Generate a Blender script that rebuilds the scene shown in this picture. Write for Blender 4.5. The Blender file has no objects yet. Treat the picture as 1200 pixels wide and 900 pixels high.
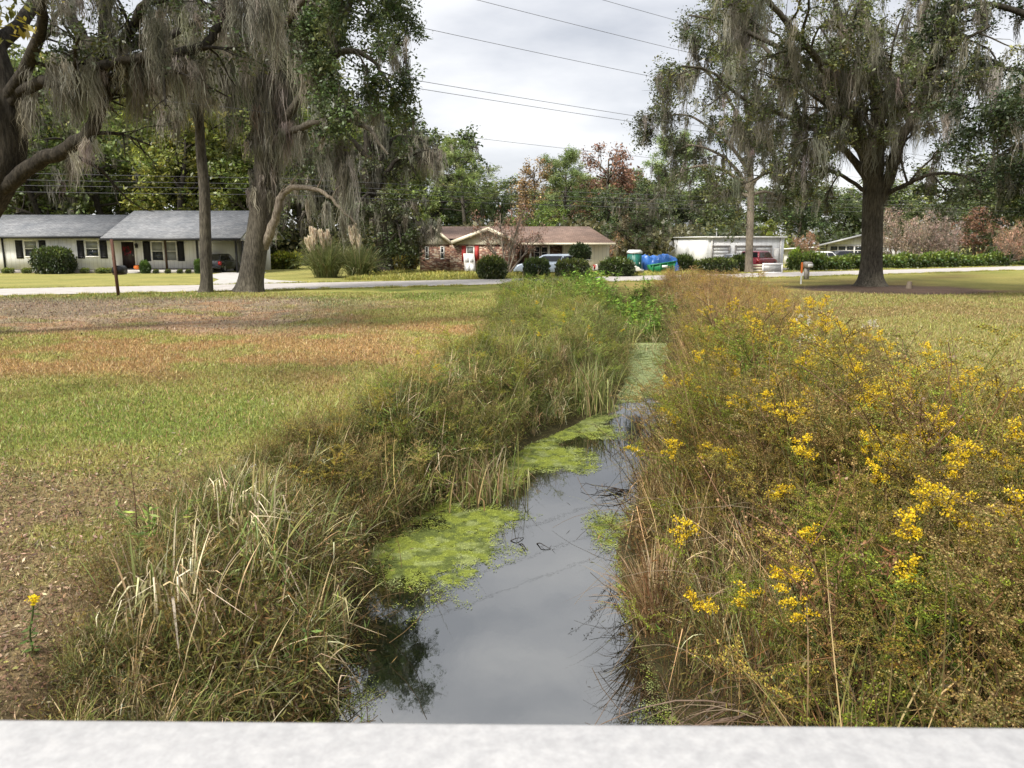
import bpy, math, random
import numpy as np

rng = np.random.default_rng(11)
random.seed(5)
sc = bpy.context.scene
COL = sc.collection
TAU = 2 * math.pi

# ------------------------------------------------------------------ camera numbers
H = 2.16                      # eye height above the yard
PITCH = math.radians(10.39)
CP, SP = math.cos(PITCH), math.sin(PITCH)


def ground(px, py, z=0.0):
    """world x, y of a point of the photograph (1200x900) lying at height z"""
    u, v = (px - 600) / 900, (450 - py) / 900
    dy, dz = v * SP + CP, v * CP - SP
    t = (z - H) / dz
    return u * t, dy * t


def at(px, py, Y):
    """world x, z of a point of the photograph at distance Y"""
    u, v = (px - 600) / 900, (450 - py) / 900
    dy, dz = v * SP + CP, v * CP - SP
    t = Y / dy
    return u * t, H + dz * t


def at3(px, py, Y):
    x, z = at(px, py, Y)
    return (x, Y, z)


# ------------------------------------------------------------------ mesh builder
class MB:
    def __init__(s):
        s.V, s.Q, s.T, s.C, s.n = [], [], [], [], 0

    def add(s, V, Q=None, T=None, C=(1, 1, 1)):
        V = np.asarray(V, float).reshape(-1, 3)
        C = np.asarray(C, float)
        if C.ndim == 1:
            C = np.broadcast_to(C, (len(V), 3))
        s.V.append(V)
        s.C.append(C.reshape(-1, 3))
        if Q is not None and len(Q):
            s.Q.append(np.asarray(Q, np.int64).reshape(-1, 4) + s.n)
        if T is not None and len(T):
            s.T.append(np.asarray(T, np.int64).reshape(-1, 3) + s.n)
        s.n += len(V)

    def arrays(s):
        V = np.concatenate(s.V)
        C = np.concatenate(s.C)
        Q = np.concatenate(s.Q) if s.Q else np.zeros((0, 4), np.int64)
        T = np.concatenate(s.T) if s.T else np.zeros((0, 3), np.int64)
        return V, Q, T, C

    def mesh(s, name, mat, smooth=False):
        V, Q, T, C = s.arrays()
        me = bpy.data.meshes.new(name)
        me.vertices.add(len(V))
        me.vertices.foreach_set('co', V.astype(np.float32).ravel())
        loops = np.concatenate([Q.ravel(), T.ravel()]).astype(np.int32)
        tot = np.concatenate([np.full(len(Q), 4), np.full(len(T), 3)]).astype(np.int32)
        me.loops.add(len(loops))
        me.loops.foreach_set('vertex_index', loops)
        me.polygons.add(len(tot))
        me.polygons.foreach_set('loop_start', np.concatenate([[0], np.cumsum(tot)[:-1]]).astype(np.int32))
        me.polygons.foreach_set('loop_total', tot)
        if smooth:
            me.polygons.foreach_set('use_smooth', np.ones(len(tot), bool))
        me.update(calc_edges=True)
        a = me.color_attributes.new('Col', 'FLOAT_COLOR', 'POINT')
        a.data.foreach_set('color', np.concatenate([C, np.ones((len(C), 1))], 1).astype(np.float32).ravel())
        me.materials.append(mat)
        return me

    def build(s, name, mat, parent=None, smooth=False, loc=None):
        o = bpy.data.objects.new(name, s.mesh(name, mat, smooth))
        COL.objects.link(o)
        if parent is not None:
            o.parent = parent
        if loc is not None:
            o.location = loc
        return o


def empty(name, loc=(0, 0, 0), rz=0.0):
    o = bpy.data.objects.new(name, None)
    o.empty_display_size = .3
    COL.objects.link(o)
    o.location = loc
    o.rotation_euler = (0, 0, rz)
    return o


def tag(o, label=None, cat=None, group=None, kind=None):
    if label:
        o['label'] = label
    if cat:
        o['category'] = cat
    if group:
        o['group'] = group
    if kind:
        o['kind'] = kind
    return o


def dup_tree(o, parent=None):
    c = o.copy()
    COL.objects.link(c)
    if parent is not None:
        c.parent = parent
    for ch in list(o.children):
        dup_tree(ch, c)
    return c


BOXQ = [[0, 3, 2, 1], [4, 5, 6, 7], [0, 1, 5, 4], [1, 2, 6, 5], [2, 3, 7, 6], [3, 0, 4, 7]]


def box(mb, x0, x1, y0, y1, z0, z1, C=(1, 1, 1)):
    x0, x1 = min(x0, x1), max(x0, x1)
    y0, y1 = min(y0, y1), max(y0, y1)
    z0, z1 = min(z0, z1), max(z0, z1)
    mb.add([(x0, y0, z0), (x1, y0, z0), (x1, y1, z0), (x0, y1, z0),
            (x0, y0, z1), (x1, y0, z1), (x1, y1, z1), (x0, y1, z1)], BOXQ, C=C)


def hexa(mb, pts, C=(1, 1, 1)):
    """8 points, bottom ring then top ring"""
    mb.add(pts, BOXQ, C=C)


def prism(mb, poly, axis, a, b, C=(1, 1, 1)):
    """2-D convex polygon extruded along an axis; poly in the other two axes (in order)"""
    n = len(poly)
    ring = []
    for t in (a, b):
        for p, q in poly:
            ring.append({'x': (t, p, q), 'y': (p, t, q), 'z': (p, q, t)}[axis])
    Q = [[i, (i + 1) % n, n + (i + 1) % n, n + i] for i in range(n)]
    T = [[0, i + 1, i] for i in range(1, n - 1)] + [[n, n + i, n + i + 1] for i in range(1, n - 1)]
    mb.add(ring, Q, T, C)


def lathe(mb, prof, n=20, c=(0, 0, 0), axis='z', C=(1, 1, 1)):
    ang = np.arange(n) * TAU / n
    V = []
    for r, h in prof:
        for a in ang:
            p, q = r * math.cos(a), r * math.sin(a)
            V.append({'z': (c[0] + p, c[1] + q, c[2] + h), 'y': (c[0] + p, c[1] + h, c[2] + q),
                      'x': (c[0] + h, c[1] + p, c[2] + q)}[axis])
    k = len(prof)
    Q = [[j * n + i, j * n + (i + 1) % n, (j + 1) * n + (i + 1) % n, (j + 1) * n + i] for j in range(k - 1) for i in range(n)]
    mb.add(V, Q, C=C)


def norm(v):
    v = np.asarray(v, float)
    return v / np.maximum(np.linalg.norm(v, axis=-1, keepdims=True), 1e-9)


def tube(mb, P, R, n=8, C=(1, 1, 1), lobes=None, rg=None):
    P = np.asarray(P, float)
    R = np.asarray(R, float)
    k = len(P)
    T = norm(np.gradient(P, axis=0))
    ref = np.array([0.13, .97, .2])
    A = norm(np.cross(T, ref))
    B = np.cross(T, A)
    ang = np.arange(n) * TAU / n
    rr = R[:, None] * np.ones((1, n))
    if lobes is not None:
        rr = rr * (1 + lobes)
    V = P[:, None] + rr[..., None] * (np.cos(ang)[None, :, None] * A[:, None] + np.sin(ang)[None, :, None] * B[:, None])
    i = np.arange(n)
    Q = np.concatenate([np.stack([j * n + i, j * n + (i + 1) % n, (j + 1) * n + (i + 1) % n, (j + 1) * n + i], 1) for j in range(k - 1)])
    mb.add(V.reshape(-1, 3), Q, C=C)


def ribbons(mb, P, W, S, C):
    """P n,k,3  W n,k  S n,3 or n,k,3  C n,3 or n,k,3"""
    n, k, _ = P.shape
    S = S if S.ndim == 3 else np.repeat(S[:, None], k, 1)
    C = C if C.ndim == 3 else np.repeat(C[:, None], k, 1)
    off = S * W[..., None] * .5
    V = np.stack([P - off, P + off], 2).reshape(-1, 3)
    CC = np.repeat(C[:, :, None], 2, 2).reshape(-1, 3)
    base = (np.arange(n) * k * 2)[:, None] + (np.arange(k - 1) * 2)[None]
    Q = np.stack([base, base + 1, base + 3, base + 2], -1).reshape(-1, 4)
    mb.add(V, Q, C=CC)


def diamonds(mb, B, D, S, L, W, C, fold=0.0):
    """leaf shaped quads"""
    L = np.asarray(L)[:, None]
    W = np.asarray(W)[:, None]
    N = np.cross(D, S)
    m = B + D * L * .45
    V = np.stack([B, m + S * W * .5 + N * W * fold, B + D * L, m - S * W * .5 + N * W * fold], 1)
    n = len(B)
    Q = np.arange(4 * n).reshape(n, 4)
    mb.add(V.reshape(-1, 3), Q, C=np.repeat(C[:, None], 4, 1).reshape(-1, 3))


def rand_dirs(n, g, zb=0.0, zs=1.0):
    v = g.normal(size=(n, 3))
    v[:, 2] = v[:, 2] * zs + zb
    return norm(v)


def side_of(D, g):
    return norm(np.cross(D, norm(g.normal(size=D.shape))))


def jit(c, n, g, a=.2, b=.1):
    """n colours round c: brightness spread a, hue spread b"""
    c = np.asarray(c, float)
    out = np.broadcast_to(c, (n, 3)) * np.exp(g.normal(0, a, (n, 1))) * np.exp(g.normal(0, b, (n, 3)))
    return np.clip(out, .003, .9)


def pick(cols, w, n, g, a=.2, b=.08):
    cols = np.asarray(cols, float)
    w = np.asarray(w, float)
    i = g.choice(len(cols), n, p=w / w.sum())
    return np.clip(cols[i] * np.exp(g.normal(0, a, (n, 1))) * np.exp(g.normal(0, b, (n, 3))), .003, .9)


# ------------------------------------------------------------------ value noise
def vnoise(x, y, seed=0):
    xi, yi = np.floor(x).astype(np.int64), np.floor(y).astype(np.int64)
    fx, fy = x - xi, y - yi
    fx, fy = fx * fx * (3 - 2 * fx), fy * fy * (3 - 2 * fy)

    def h(a, b):
        k = (a * 374761393 + b * 668265263 + seed * 974634777) & 0xffffffff
        k = ((k ^ (k >> 13)) * 1274126177) & 0xffffffff
        return ((k ^ (k >> 16)) & 0xffff) / 65535.0
    return (h(xi, yi) * (1 - fx) + h(xi + 1, yi) * fx) * (1 - fy) + (h(xi, yi + 1) * (1 - fx) + h(xi + 1, yi + 1) * fx) * fy


def fbm(x, y, s=1.0, o=4, seed=0):
    x, y = np.asarray(x, float) / s, np.asarray(y, float) / s
    t, a, n = 0, .5, 0
    for i in range(o):
        t = t + a * vnoise(x + 17.3 * i, y - 9.1 * i, seed + i)
        n += a
        a *= .5
        x, y = x * 2.03, y * 2.03
    return t / n            # 0..1


def sst(e0, e1, x):
    t = np.clip((x - e0) / (e1 - e0), 0, 1)
    return t * t * (3 - 2 * t)


# ------------------------------------------------------------------ materials
def new_mat(name):
    m = bpy.data.materials.new(name)
    m.use_nodes = True
    nt = m.node_tree
    for n in list(nt.nodes):
        nt.nodes.remove(n)
    out = nt.nodes.new('ShaderNodeOutputMaterial')
    return m, nt, out


def N(nt, t, **kw):
    n = nt.nodes.new(t)
    for k, v in kw.items():
        setattr(n, k, v)
    return n


def noise(nt, scale, detail=4, rough=.6, vec=None, coord='Object', stretch=None):
    tc = N(nt, 'ShaderNodeTexCoord')
    src = tc.outputs[coord]
    if stretch:
        mp = N(nt, 'ShaderNodeMapping')
        mp.inputs['Scale'].default_value = stretch
        nt.links.new(src, mp.inputs['Vector'])
        src = mp.outputs[0]
    n = N(nt, 'ShaderNodeTexNoise')
    n.inputs['Scale'].default_value = scale
    n.inputs['Detail'].default_value = detail
    n.inputs['Roughness'].default_value = rough
    nt.links.new(src, n.inputs['Vector'])
    return n


def ramp(nt, fac, stops):
    r = N(nt, 'ShaderNodeValToRGB')
    els = r.color_ramp.elements
    while len(els) < len(stops):
        els.new(.5)
    for e, (p, c) in zip(els, stops):
        e.position = p
        e.color = (*c, 1) if len(c) == 3 else c
    nt.links.new(fac, r.inputs[0])
    return r


def mul(nt, a, b, fac=1.0):
    m = N(nt, 'ShaderNodeMix', data_type='RGBA', blend_type='MULTIPLY')
    m.inputs[0].default_value = fac
    nt.links.new(a, m.inputs[6])
    nt.links.new(b, m.inputs[7])
    return m.outputs[2]


def bump(nt, h, strength=.4, dist=.02):
    b = N(nt, 'ShaderNodeBump')
    b.inputs['Strength'].default_value = strength
    b.inputs['Distance'].default_value = dist
    nt.links.new(h, b.inputs['Height'])
    return b.outputs[0]


def leaf_mat(name, transl=.35, gloss=.08):
    m, nt, out = new_mat(name)
    a = N(nt, 'ShaderNodeAttribute', attribute_name='Col')
    oi = N(nt, 'ShaderNodeObjectInfo')
    c = mul(nt, a.outputs['Color'], oi.outputs['Color'])
    d = N(nt, 'ShaderNodeBsdfDiffuse')
    t = N(nt, 'ShaderNodeBsdfTranslucent')
    g = N(nt, 'ShaderNodeBsdfGlossy')
    g.inputs['Roughness'].default_value = .45
    nt.links.new(c, d.inputs[0])
    nt.links.new(c, t.inputs[0])
    m1 = N(nt, 'ShaderNodeMixShader')
    m1.inputs[0].default_value = transl
    nt.links.new(d.outputs[0], m1.inputs[1])
    nt.links.new(t.outputs[0], m1.inputs[2])
    m2 = N(nt, 'ShaderNodeMixShader')
    m2.inputs[0].default_value = gloss
    nt.links.new(m1.outputs[0], m2.inputs[1])
    nt.links.new(g.outputs[0], m2.inputs[2])
    g.inputs[0].default_value = (.5, .5, .5, 1)
    nt.links.new((m2 if gloss else m1).outputs[0], out.inputs[0])
    return m


def attr_mat(name, rough=.8, spec=.3, nscale=None, namp=(.7, 1.3), bs=0.0, bd=.01, stretch=None, metal=0.0):
    """Principled, colour from the Col attribute times object colour, broken up by noise"""
    m, nt, out = new_mat(name)
    p = N(nt, 'ShaderNodeBsdfPrincipled')
    p.inputs['Roughness'].default_value = rough
    p.inputs['Specular IOR Level'].default_value = spec
    p.inputs['Metallic'].default_value = metal
    a = N(nt, 'ShaderNodeAttribute', attribute_name='Col')
    c = a.outputs['Color']
    if nscale:
        n = noise(nt, nscale, 6, .65, stretch=stretch)
        r = ramp(nt, n.outputs['Fac'], [(.25, (namp[0],) * 3), (.75, (namp[1],) * 3)])
        c = mul(nt, c, r.outputs[0])
        if bs:
            nt.links.new(bump(nt, n.outputs['Fac'], bs, bd), p.inputs['Normal'])
    nt.links.new(c, p.inputs['Base Color'])
    nt.links.new(p.outputs[0], out.inputs[0])
    return m


def plain(name, col, rough=.6, spec=.4, nscale=6.0, amp=.18, metal=0.0, bs=0.0, bd=.005, stretch=None, coat=0.0):
    m, nt, out = new_mat(name)
    p = N(nt, 'ShaderNodeBsdfPrincipled')
    p.inputs['Roughness'].default_value = rough
    p.inputs['Specular IOR Level'].default_value = spec
    p.inputs['Metallic'].default_value = metal
    p.inputs['Coat Weight'].default_value = coat
    n = noise(nt, nscale, 5, .6, stretch=stretch)
    c = np.array(col)
    r = ramp(nt, n.outputs['Fac'], [(.3, tuple(c * (1 - amp))), (.7, tuple(np.minimum(c * (1 + amp), .95)))])
    nt.links.new(r.outputs[0], p.inputs['Base Color'])
    if bs:
        nt.links.new(bump(nt, n.outputs['Fac'], bs, bd), p.inputs['Normal'])
    nt.links.new(p.outputs[0], out.inputs[0])
    return m


M = {}
M['leaf'] = leaf_mat('foliage', .35, .07)
M['weed'] = leaf_mat('weed_foliage', .22, .03)
M['moss'] = leaf_mat('hanging_moss', .3, 0)
M['grass'] = leaf_mat('grass_blades', .25, .03)


def bark_mat(name, c0, c1, sx=(5, 5, 1.1)):
    m, nt, out = new_mat(name)
    p = N(nt, 'ShaderNodeBsdfPrincipled')
    p.inputs['Roughness'].default_value = .92
    p.inputs['Specular IOR Level'].default_value = .15
    n = noise(nt, 3.2, 8, .7, stretch=sx)
    n2 = noise(nt, .9, 3, .5)
    r = ramp(nt, n.outputs['Fac'], [(.3, tuple(np.array(c0) * .45)), (.45, c0), (.68, c1)])
    r2 = ramp(nt, n2.outputs['Fac'], [(.35, (.75, .75, .75)), (.65, (1.2, 1.2, 1.15))])
    nt.links.new(mul(nt, r.outputs[0], r2.outputs[0]), p.inputs['Base Color'])
    nt.links.new(bump(nt, n.outputs['Fac'], .9, .08), p.inputs['Normal'])
    nt.links.new(p.outputs[0], out.inputs[0])
    return m


M['bark'] = bark_mat('oak_bark', (.066, .058, .046), (.155, .138, .11))
M['bark_pale'] = bark_mat('pale_bark', (.17, .14, .11), (.32, .28, .23))
M['bark_dark'] = bark_mat('dark_bark', (.030, .026, .021), (.075, .065, .052))  # near black tone also paints the near oak's limbs as backlit

# ------------------------------------------------------------------ the lie of the land
YK = [-30, 0, 4.8, 5.7, 6.6, 7.8, 8.9, 10.3, 12.1, 13.3, 14.7, 18.7, 20, 22.9, 30, 40]
WL = [-1.5, -1.5, -1.45, -1.5, -1.6, -1.6, -1.0, -.25, .3, 1.0, 1.95, 2.8, 3.0, 3.55, 4.3, 4.9]
WR = [1.1, 1.1, 1.05, 1.05, 1.08, 1.12, 1.45, 1.9, 2.5, 2.95, 3.25, 3.8, 3.95, 4.7, 5.8, 6.4]
VLK = [0, 3.4, 5, 7, 9.4, 12.6, 17, 20, 26, 33, 38]
VL = [-2.2, -2.35, -2.8, -2.85, -2.3, -1.5, -.85, -.75, -.7, -.7, -.5]
VRK = [0, 3, 5, 7.5, 10, 16, 24, 35, 39]
VR = [6, 5.2, 4.3, 4.4, 4.9, 6.1, 8.4, 9.9, 10.2]
WATER = -1.05


def road_mid(x):
    return 44.2 + .47 * x + .0015 * x * x


ROADW = 3.1   # half width measured along y


def zt(x, y):
    """terrain height"""
    x, y = np.asarray(x, float), np.asarray(y, float)
    w = .22 * (fbm(x, y, 1.3, 3, 5) - .5)
    l, r = np.interp(y, YK, WL) + w, np.interp(y, YK, WR) + w
    bw = 1.25 + .5 * (fbm(x * 0, y, 2.0, 3, 8) - .5)
    tl, tr = l - bw, r + bw
    c = (l + r) / 2
    zl = np.where(x < l, WATER * sst(0, 1, (x - tl) / (l - tl)), WATER - .5 * np.clip((x - l) / np.maximum(c - l, .1), 0, 1))
    zr = np.where(x > r, WATER * sst(0, 1, (tr - x) / (tr - r)), WATER - .5 * np.clip((r - x) / np.maximum(r - c, .1), 0, 1))
    z = np.where(x < c, zl, zr)
    z = z * (1 - sst(36, 39, y))
    rough = (1 - sst(28, 34, y)) * np.where(y > 0, 1, .3)
    z = z + .10 * (fbm(x, y, 2.2, 4, 2) - .5) * rough
    return z


def mixc(a, b, t):
    return a * (1 - t[..., None]) + np.asarray(b) * t[..., None]


G_GREEN = np.array((.185, .225, .055))
G_YEL = np.array((.31, .30, .095))
G_TAN = np.array((.39, .255, .12))
G_DIRT = np.array((.285, .225, .175))
G_LITTER = np.array((.265, .19, .125))
G_MULCH = np.array((.085, .06, .05))
G_MUD_SHADE = np.array((.045, .036, .025))  # bank mud, darkened further to paint shade between the weeds


def masks(x, y):
    n1, n2, n3 = fbm(x, y, 3.5, 4, 21), fbm(x, y, 1.1, 4, 33), fbm(x, y, .35, 3, 44)
    wob = (n1 - .5) * 5 + (n2 - .5) * 2.5
    dirt = sst(15.5, 21, y + wob * 1.3) * (1 - sst(29, 32.5, y + wob * .6)) * (1 - sst(-8, -3, x + wob * 1.5)) * sst(.33, .54, n2 * .6 + n1 * .4 + .08) * .95
    green = sst(4.6, 6.2, y + wob * .5) * (1 - sst(10.5, 13.5, y + wob * .8)) * (1 - sst(-3.6, -2.6, x + wob * .25))
    tan = sst(10, 13.5, y + wob) * (1 - sst(20, 27, y + wob)) * (1 - sst(-1.5, 1, x + wob * .3))
    litter = (1 - sst(5.6, 8.2, y + wob * .9)) * (1 - sst(-2, -1, x))
    mul_ = 1 - sst(.75, 1.0, np.hypot((x - 18.3) / 5.2, (y - 36.9) / 4.6) + (n2 - .5) * .5)
    l, r = np.interp(y, YK, WL), np.interp(y, YK, WR)
    veg = sst(0, .6, x - np.interp(y, VLK, VL) + (n2 - .5) * .8) * (1 - sst(-.5, .2, x - np.interp(y, VRK, VR))) * (1 - sst(37.5, 39.5, y))
    return n1, n2, n3, dirt, green, tan, litter, mul_, veg


def gcol(x, y):
    x, y = np.asarray(x, float), np.asarray(y, float)
    n1, n2, n3, dirt, green, tan, litter, mu, veg = masks(x, y)
    c = mixc(np.broadcast_to(G_YEL, x.shape + (3,)), G_GREEN, sst(.42, .68, n1 * .5 + n2 * .5))
    rightside = sst(3, 5, x) * (1 - sst(38, 43, y - .47 * x))
    c = mixc(c, (.27, .25, .085), rightside * .8)
    c = mixc(c, (.27, .19, .09), rightside * sst(.54, .66, n1) * .55)
    c = mixc(c, G_TAN, tan * sst(.32, .56, n2) * .9)
    c = mixc(c, G_GREEN * (.9 + .35 * n2[..., None]), green * sst(.34, .58, n1 * .5 + n2 * .5) * .85)
    c = mixc(c, G_DIRT * (.55 + .9 * n3[..., None]), dirt)
    c = mixc(c, (.38, .34, .30), dirt * sst(.62, .72, n2))
    c = mixc(c, (.19, .15, .115), dirt * sst(.54, .68, n1) * .7)
    c = mixc(c, (.38, .22, .11), dirt * sst(.50, .62, n2) * (1 - sst(.5, .6, n1)) * .6)
    c = mixc(c, G_LITTER * (.7 + .6 * n3[..., None]), litter * sst(.35, .55, n2) * .9)
    c = mixc(c, G_MULCH * (.7 + .6 * n3[..., None]), mu)
    c = mixc(c, G_MUD_SHADE, veg * .9)
    far = sst(41, 45, y - .47 * x)
    c = mixc(c, (.30, .29, .11), far * .75)
    return c


def gdens(x, y):
    """how grassy: 0 bare .. 1 lawn"""
    n1, n2, n3, dirt, green, tan, litter, mu, veg = masks(x, y)
    d = 1 - .93 * dirt
    d = d * (1 - .8 * litter * sst(.35, .55, n2)) * (1 - mu) * (1 - veg)
    return d


def axis_lines(lo, hi, step, lo2, hi2):
    a = list(np.arange(lo, hi + 1e-6, step))
    s, v = step, hi
    while v < hi2:
        s *= 1.16
        v += s
        a.append(v)
    s, v = step, lo
    while v > lo2:
        s *= 1.16
        v -= s
        a.insert(0, v)
    return np.array(a)


gx = axis_lines(-14, 12, .1, -900, 900)
gy = axis_lines(2.0, 34, .1, -300, 1500)
GX, GY = np.meshgrid(gx, gy)
GZ = zt(GX, GY)
mb = MB()
nx, ny = len(gx), len(gy)
ii, jj = np.meshgrid(np.arange(nx - 1), np.arange(ny - 1))
b0 = (jj * nx + ii).ravel()
mb.add(np.stack([GX, GY, GZ], -1).reshape(-1, 3), np.stack([b0, b0 + 1, b0 + nx + 1, b0 + nx], 1), C=gcol(GX, GY).reshape(-1, 3))


def ground_mat():
    m, nt, out = new_mat('lawn_ground')
    p = N(nt, 'ShaderNodeBsdfPrincipled')
    p.inputs['Roughness'].default_value = .95
    p.inputs['Specular IOR Level'].default_value = .1
    a = N(nt, 'ShaderNodeAttribute', attribute_name='Col')
    n = noise(nt, 9, 8, .72)
    n2 = noise(nt, 45, 4, .7)
    n3 = noise(nt, .35, 5, .6)
    r = ramp(nt, n.outputs['Fac'], [(.3, (.62, .60, .56)), (.5, (.95, .95, .92)), (.72, (1.32, 1.28, 1.2))])
    r2 = ramp(nt, n2.outputs['Fac'], [(.3, (.6, .6, .55)), (.7, (1.35, 1.3, 1.25))])
    r3 = ramp(nt, n3.outputs['Fac'], [(.35, (.82, .86, .8)), (.65, (1.18, 1.12, 1.1))])
    c = mul(nt, mul(nt, mul(nt, a.outputs['Color'], r.outputs[0]), r2.outputs[0]), r3.outputs[0])
    nt.links.new(c, p.inputs['Base Color'])
    ad = N(nt, 'ShaderNodeMath', operation='ADD')
    nt.links.new(n.outputs['Fac'], ad.inputs[0])
    nt.links.new(n2.outputs['Fac'], ad.inputs[1])
    nt.links.new(bump(nt, ad.outputs[0], .8, .04), p.inputs['Normal'])
    nt.links.new(p.outputs[0], out.inputs[0])
    return m


tag(mb.build('ground', ground_mat(), smooth=True), kind='structure')

# water
m, nt, out = new_mat('creek_water')
p = N(nt, 'ShaderNodeBsdfPrincipled')
p.inputs['Base Color'].default_value = (.004, .005, .003, 1)
p.inputs['Roughness'].default_value = .025
p.inputs['IOR'].default_value = 3.1
n = noise(nt, 5.5, 3, .5, stretch=(1, .45, 1))
nt.links.new(bump(nt, n.outputs['Fac'], .045, .02), p.inputs['Normal'])
nt.links.new(p.outputs[0], out.inputs[0])
mb = MB()
mb.add([(-4, -30, WATER), (5, -30, WATER), (9, 39, WATER), (0, 39, WATER)], [[0, 1, 2, 3]])
tag(mb.build('water', m), kind='structure')


# road and driveways: sheets above the ground
def strip(mb, L, R, z):
    n = len(L)
    V = []
    for a, b in zip(L, R):
        V += [(a[0], a[1], z), (b[0], b[1], z)]
    mb.add(V, [[2 * i, 2 * i + 1, 2 * i + 3, 2 * i + 2] for i in range(n - 1)])


xs = np.linspace(-160, 200, 181)
e1 = .25 * (fbm(xs, xs * 0, 2.0, 3, 3) - .5)
e2 = .25 * (fbm(xs, xs * 0, 2.0, 3, 9) - .5)
mb = MB()
strip(mb, np.stack([xs, road_mid(xs) + ROADW + e1], 1), np.stack([xs, road_mid(xs) - ROADW + e2], 1), .035)
tag(mb.build('road', plain('worn_asphalt', (.40, .37, .345), .9, .2, 2.2, .16, bs=.3, bd=.01)), kind='structure')
mb = MB()
V = [(-21.4, 57.5), (-20.6, 52), (-17.6, 46.5), (-15.8, 40.0)]
U = [(-18.2, 57.5), (-17.4, 52), (-14.4, 46), (-11.0, 43.0)]
strip(mb, V, U, .027)
mb2 = MB()
tag(mb.build('driveway', plain('driveway_concrete', (.42, .40, .375), .9, .2, 1.5, .12)), kind='structure')
strip(mb2, [(7.6, 58), (8.2, 55), (9, 51.0)], [(12.5, 59), (12.6, 55), (13, 52.0)], .027)
strip(mb2, [(16, 66.5), (17, 60), (17.6, 54.5)], [(26, 68.5), (24, 62), (23, 57)], .029)
tag(mb2.build('gravel_drive', plain('pale_gravel', (.42, .38, .32), .95, .1, 8, .25)), kind='structure')

# ------------------------------------------------------------------ trees
def smooth_path(pts, n):
    """Catmull-Rom through control points"""
    P = np.asarray(pts, float)
    P = np.vstack([2 * P[0] - P[1], P, 2 * P[-1] - P[-2]])
    k = len(P) - 3
    out = []
    for t in np.linspace(0, k - 1e-6, n):
        i = int(t)
        u = t - i
        a, b, c, d = P[i:i + 4]
        out.append(.5 * ((2 * b) + (c - a) * u + (2 * a - 5 * b + 4 * c - d) * u * u + (3 * b - a - 3 * c + d) * u ** 3))
    return np.array(out)


def wander(p0, d, L, k, g, bend=(0, 0, 0), wob=.25):
    pts = [np.array(p0, float)]
    d = norm(d)
    for i in range(k):
        d = norm(d + np.array(bend) / k + g.normal(0, wob / math.sqrt(k), 3))
        pts.append(pts[-1] + d * L / k)
    return np.array(pts)


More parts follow.
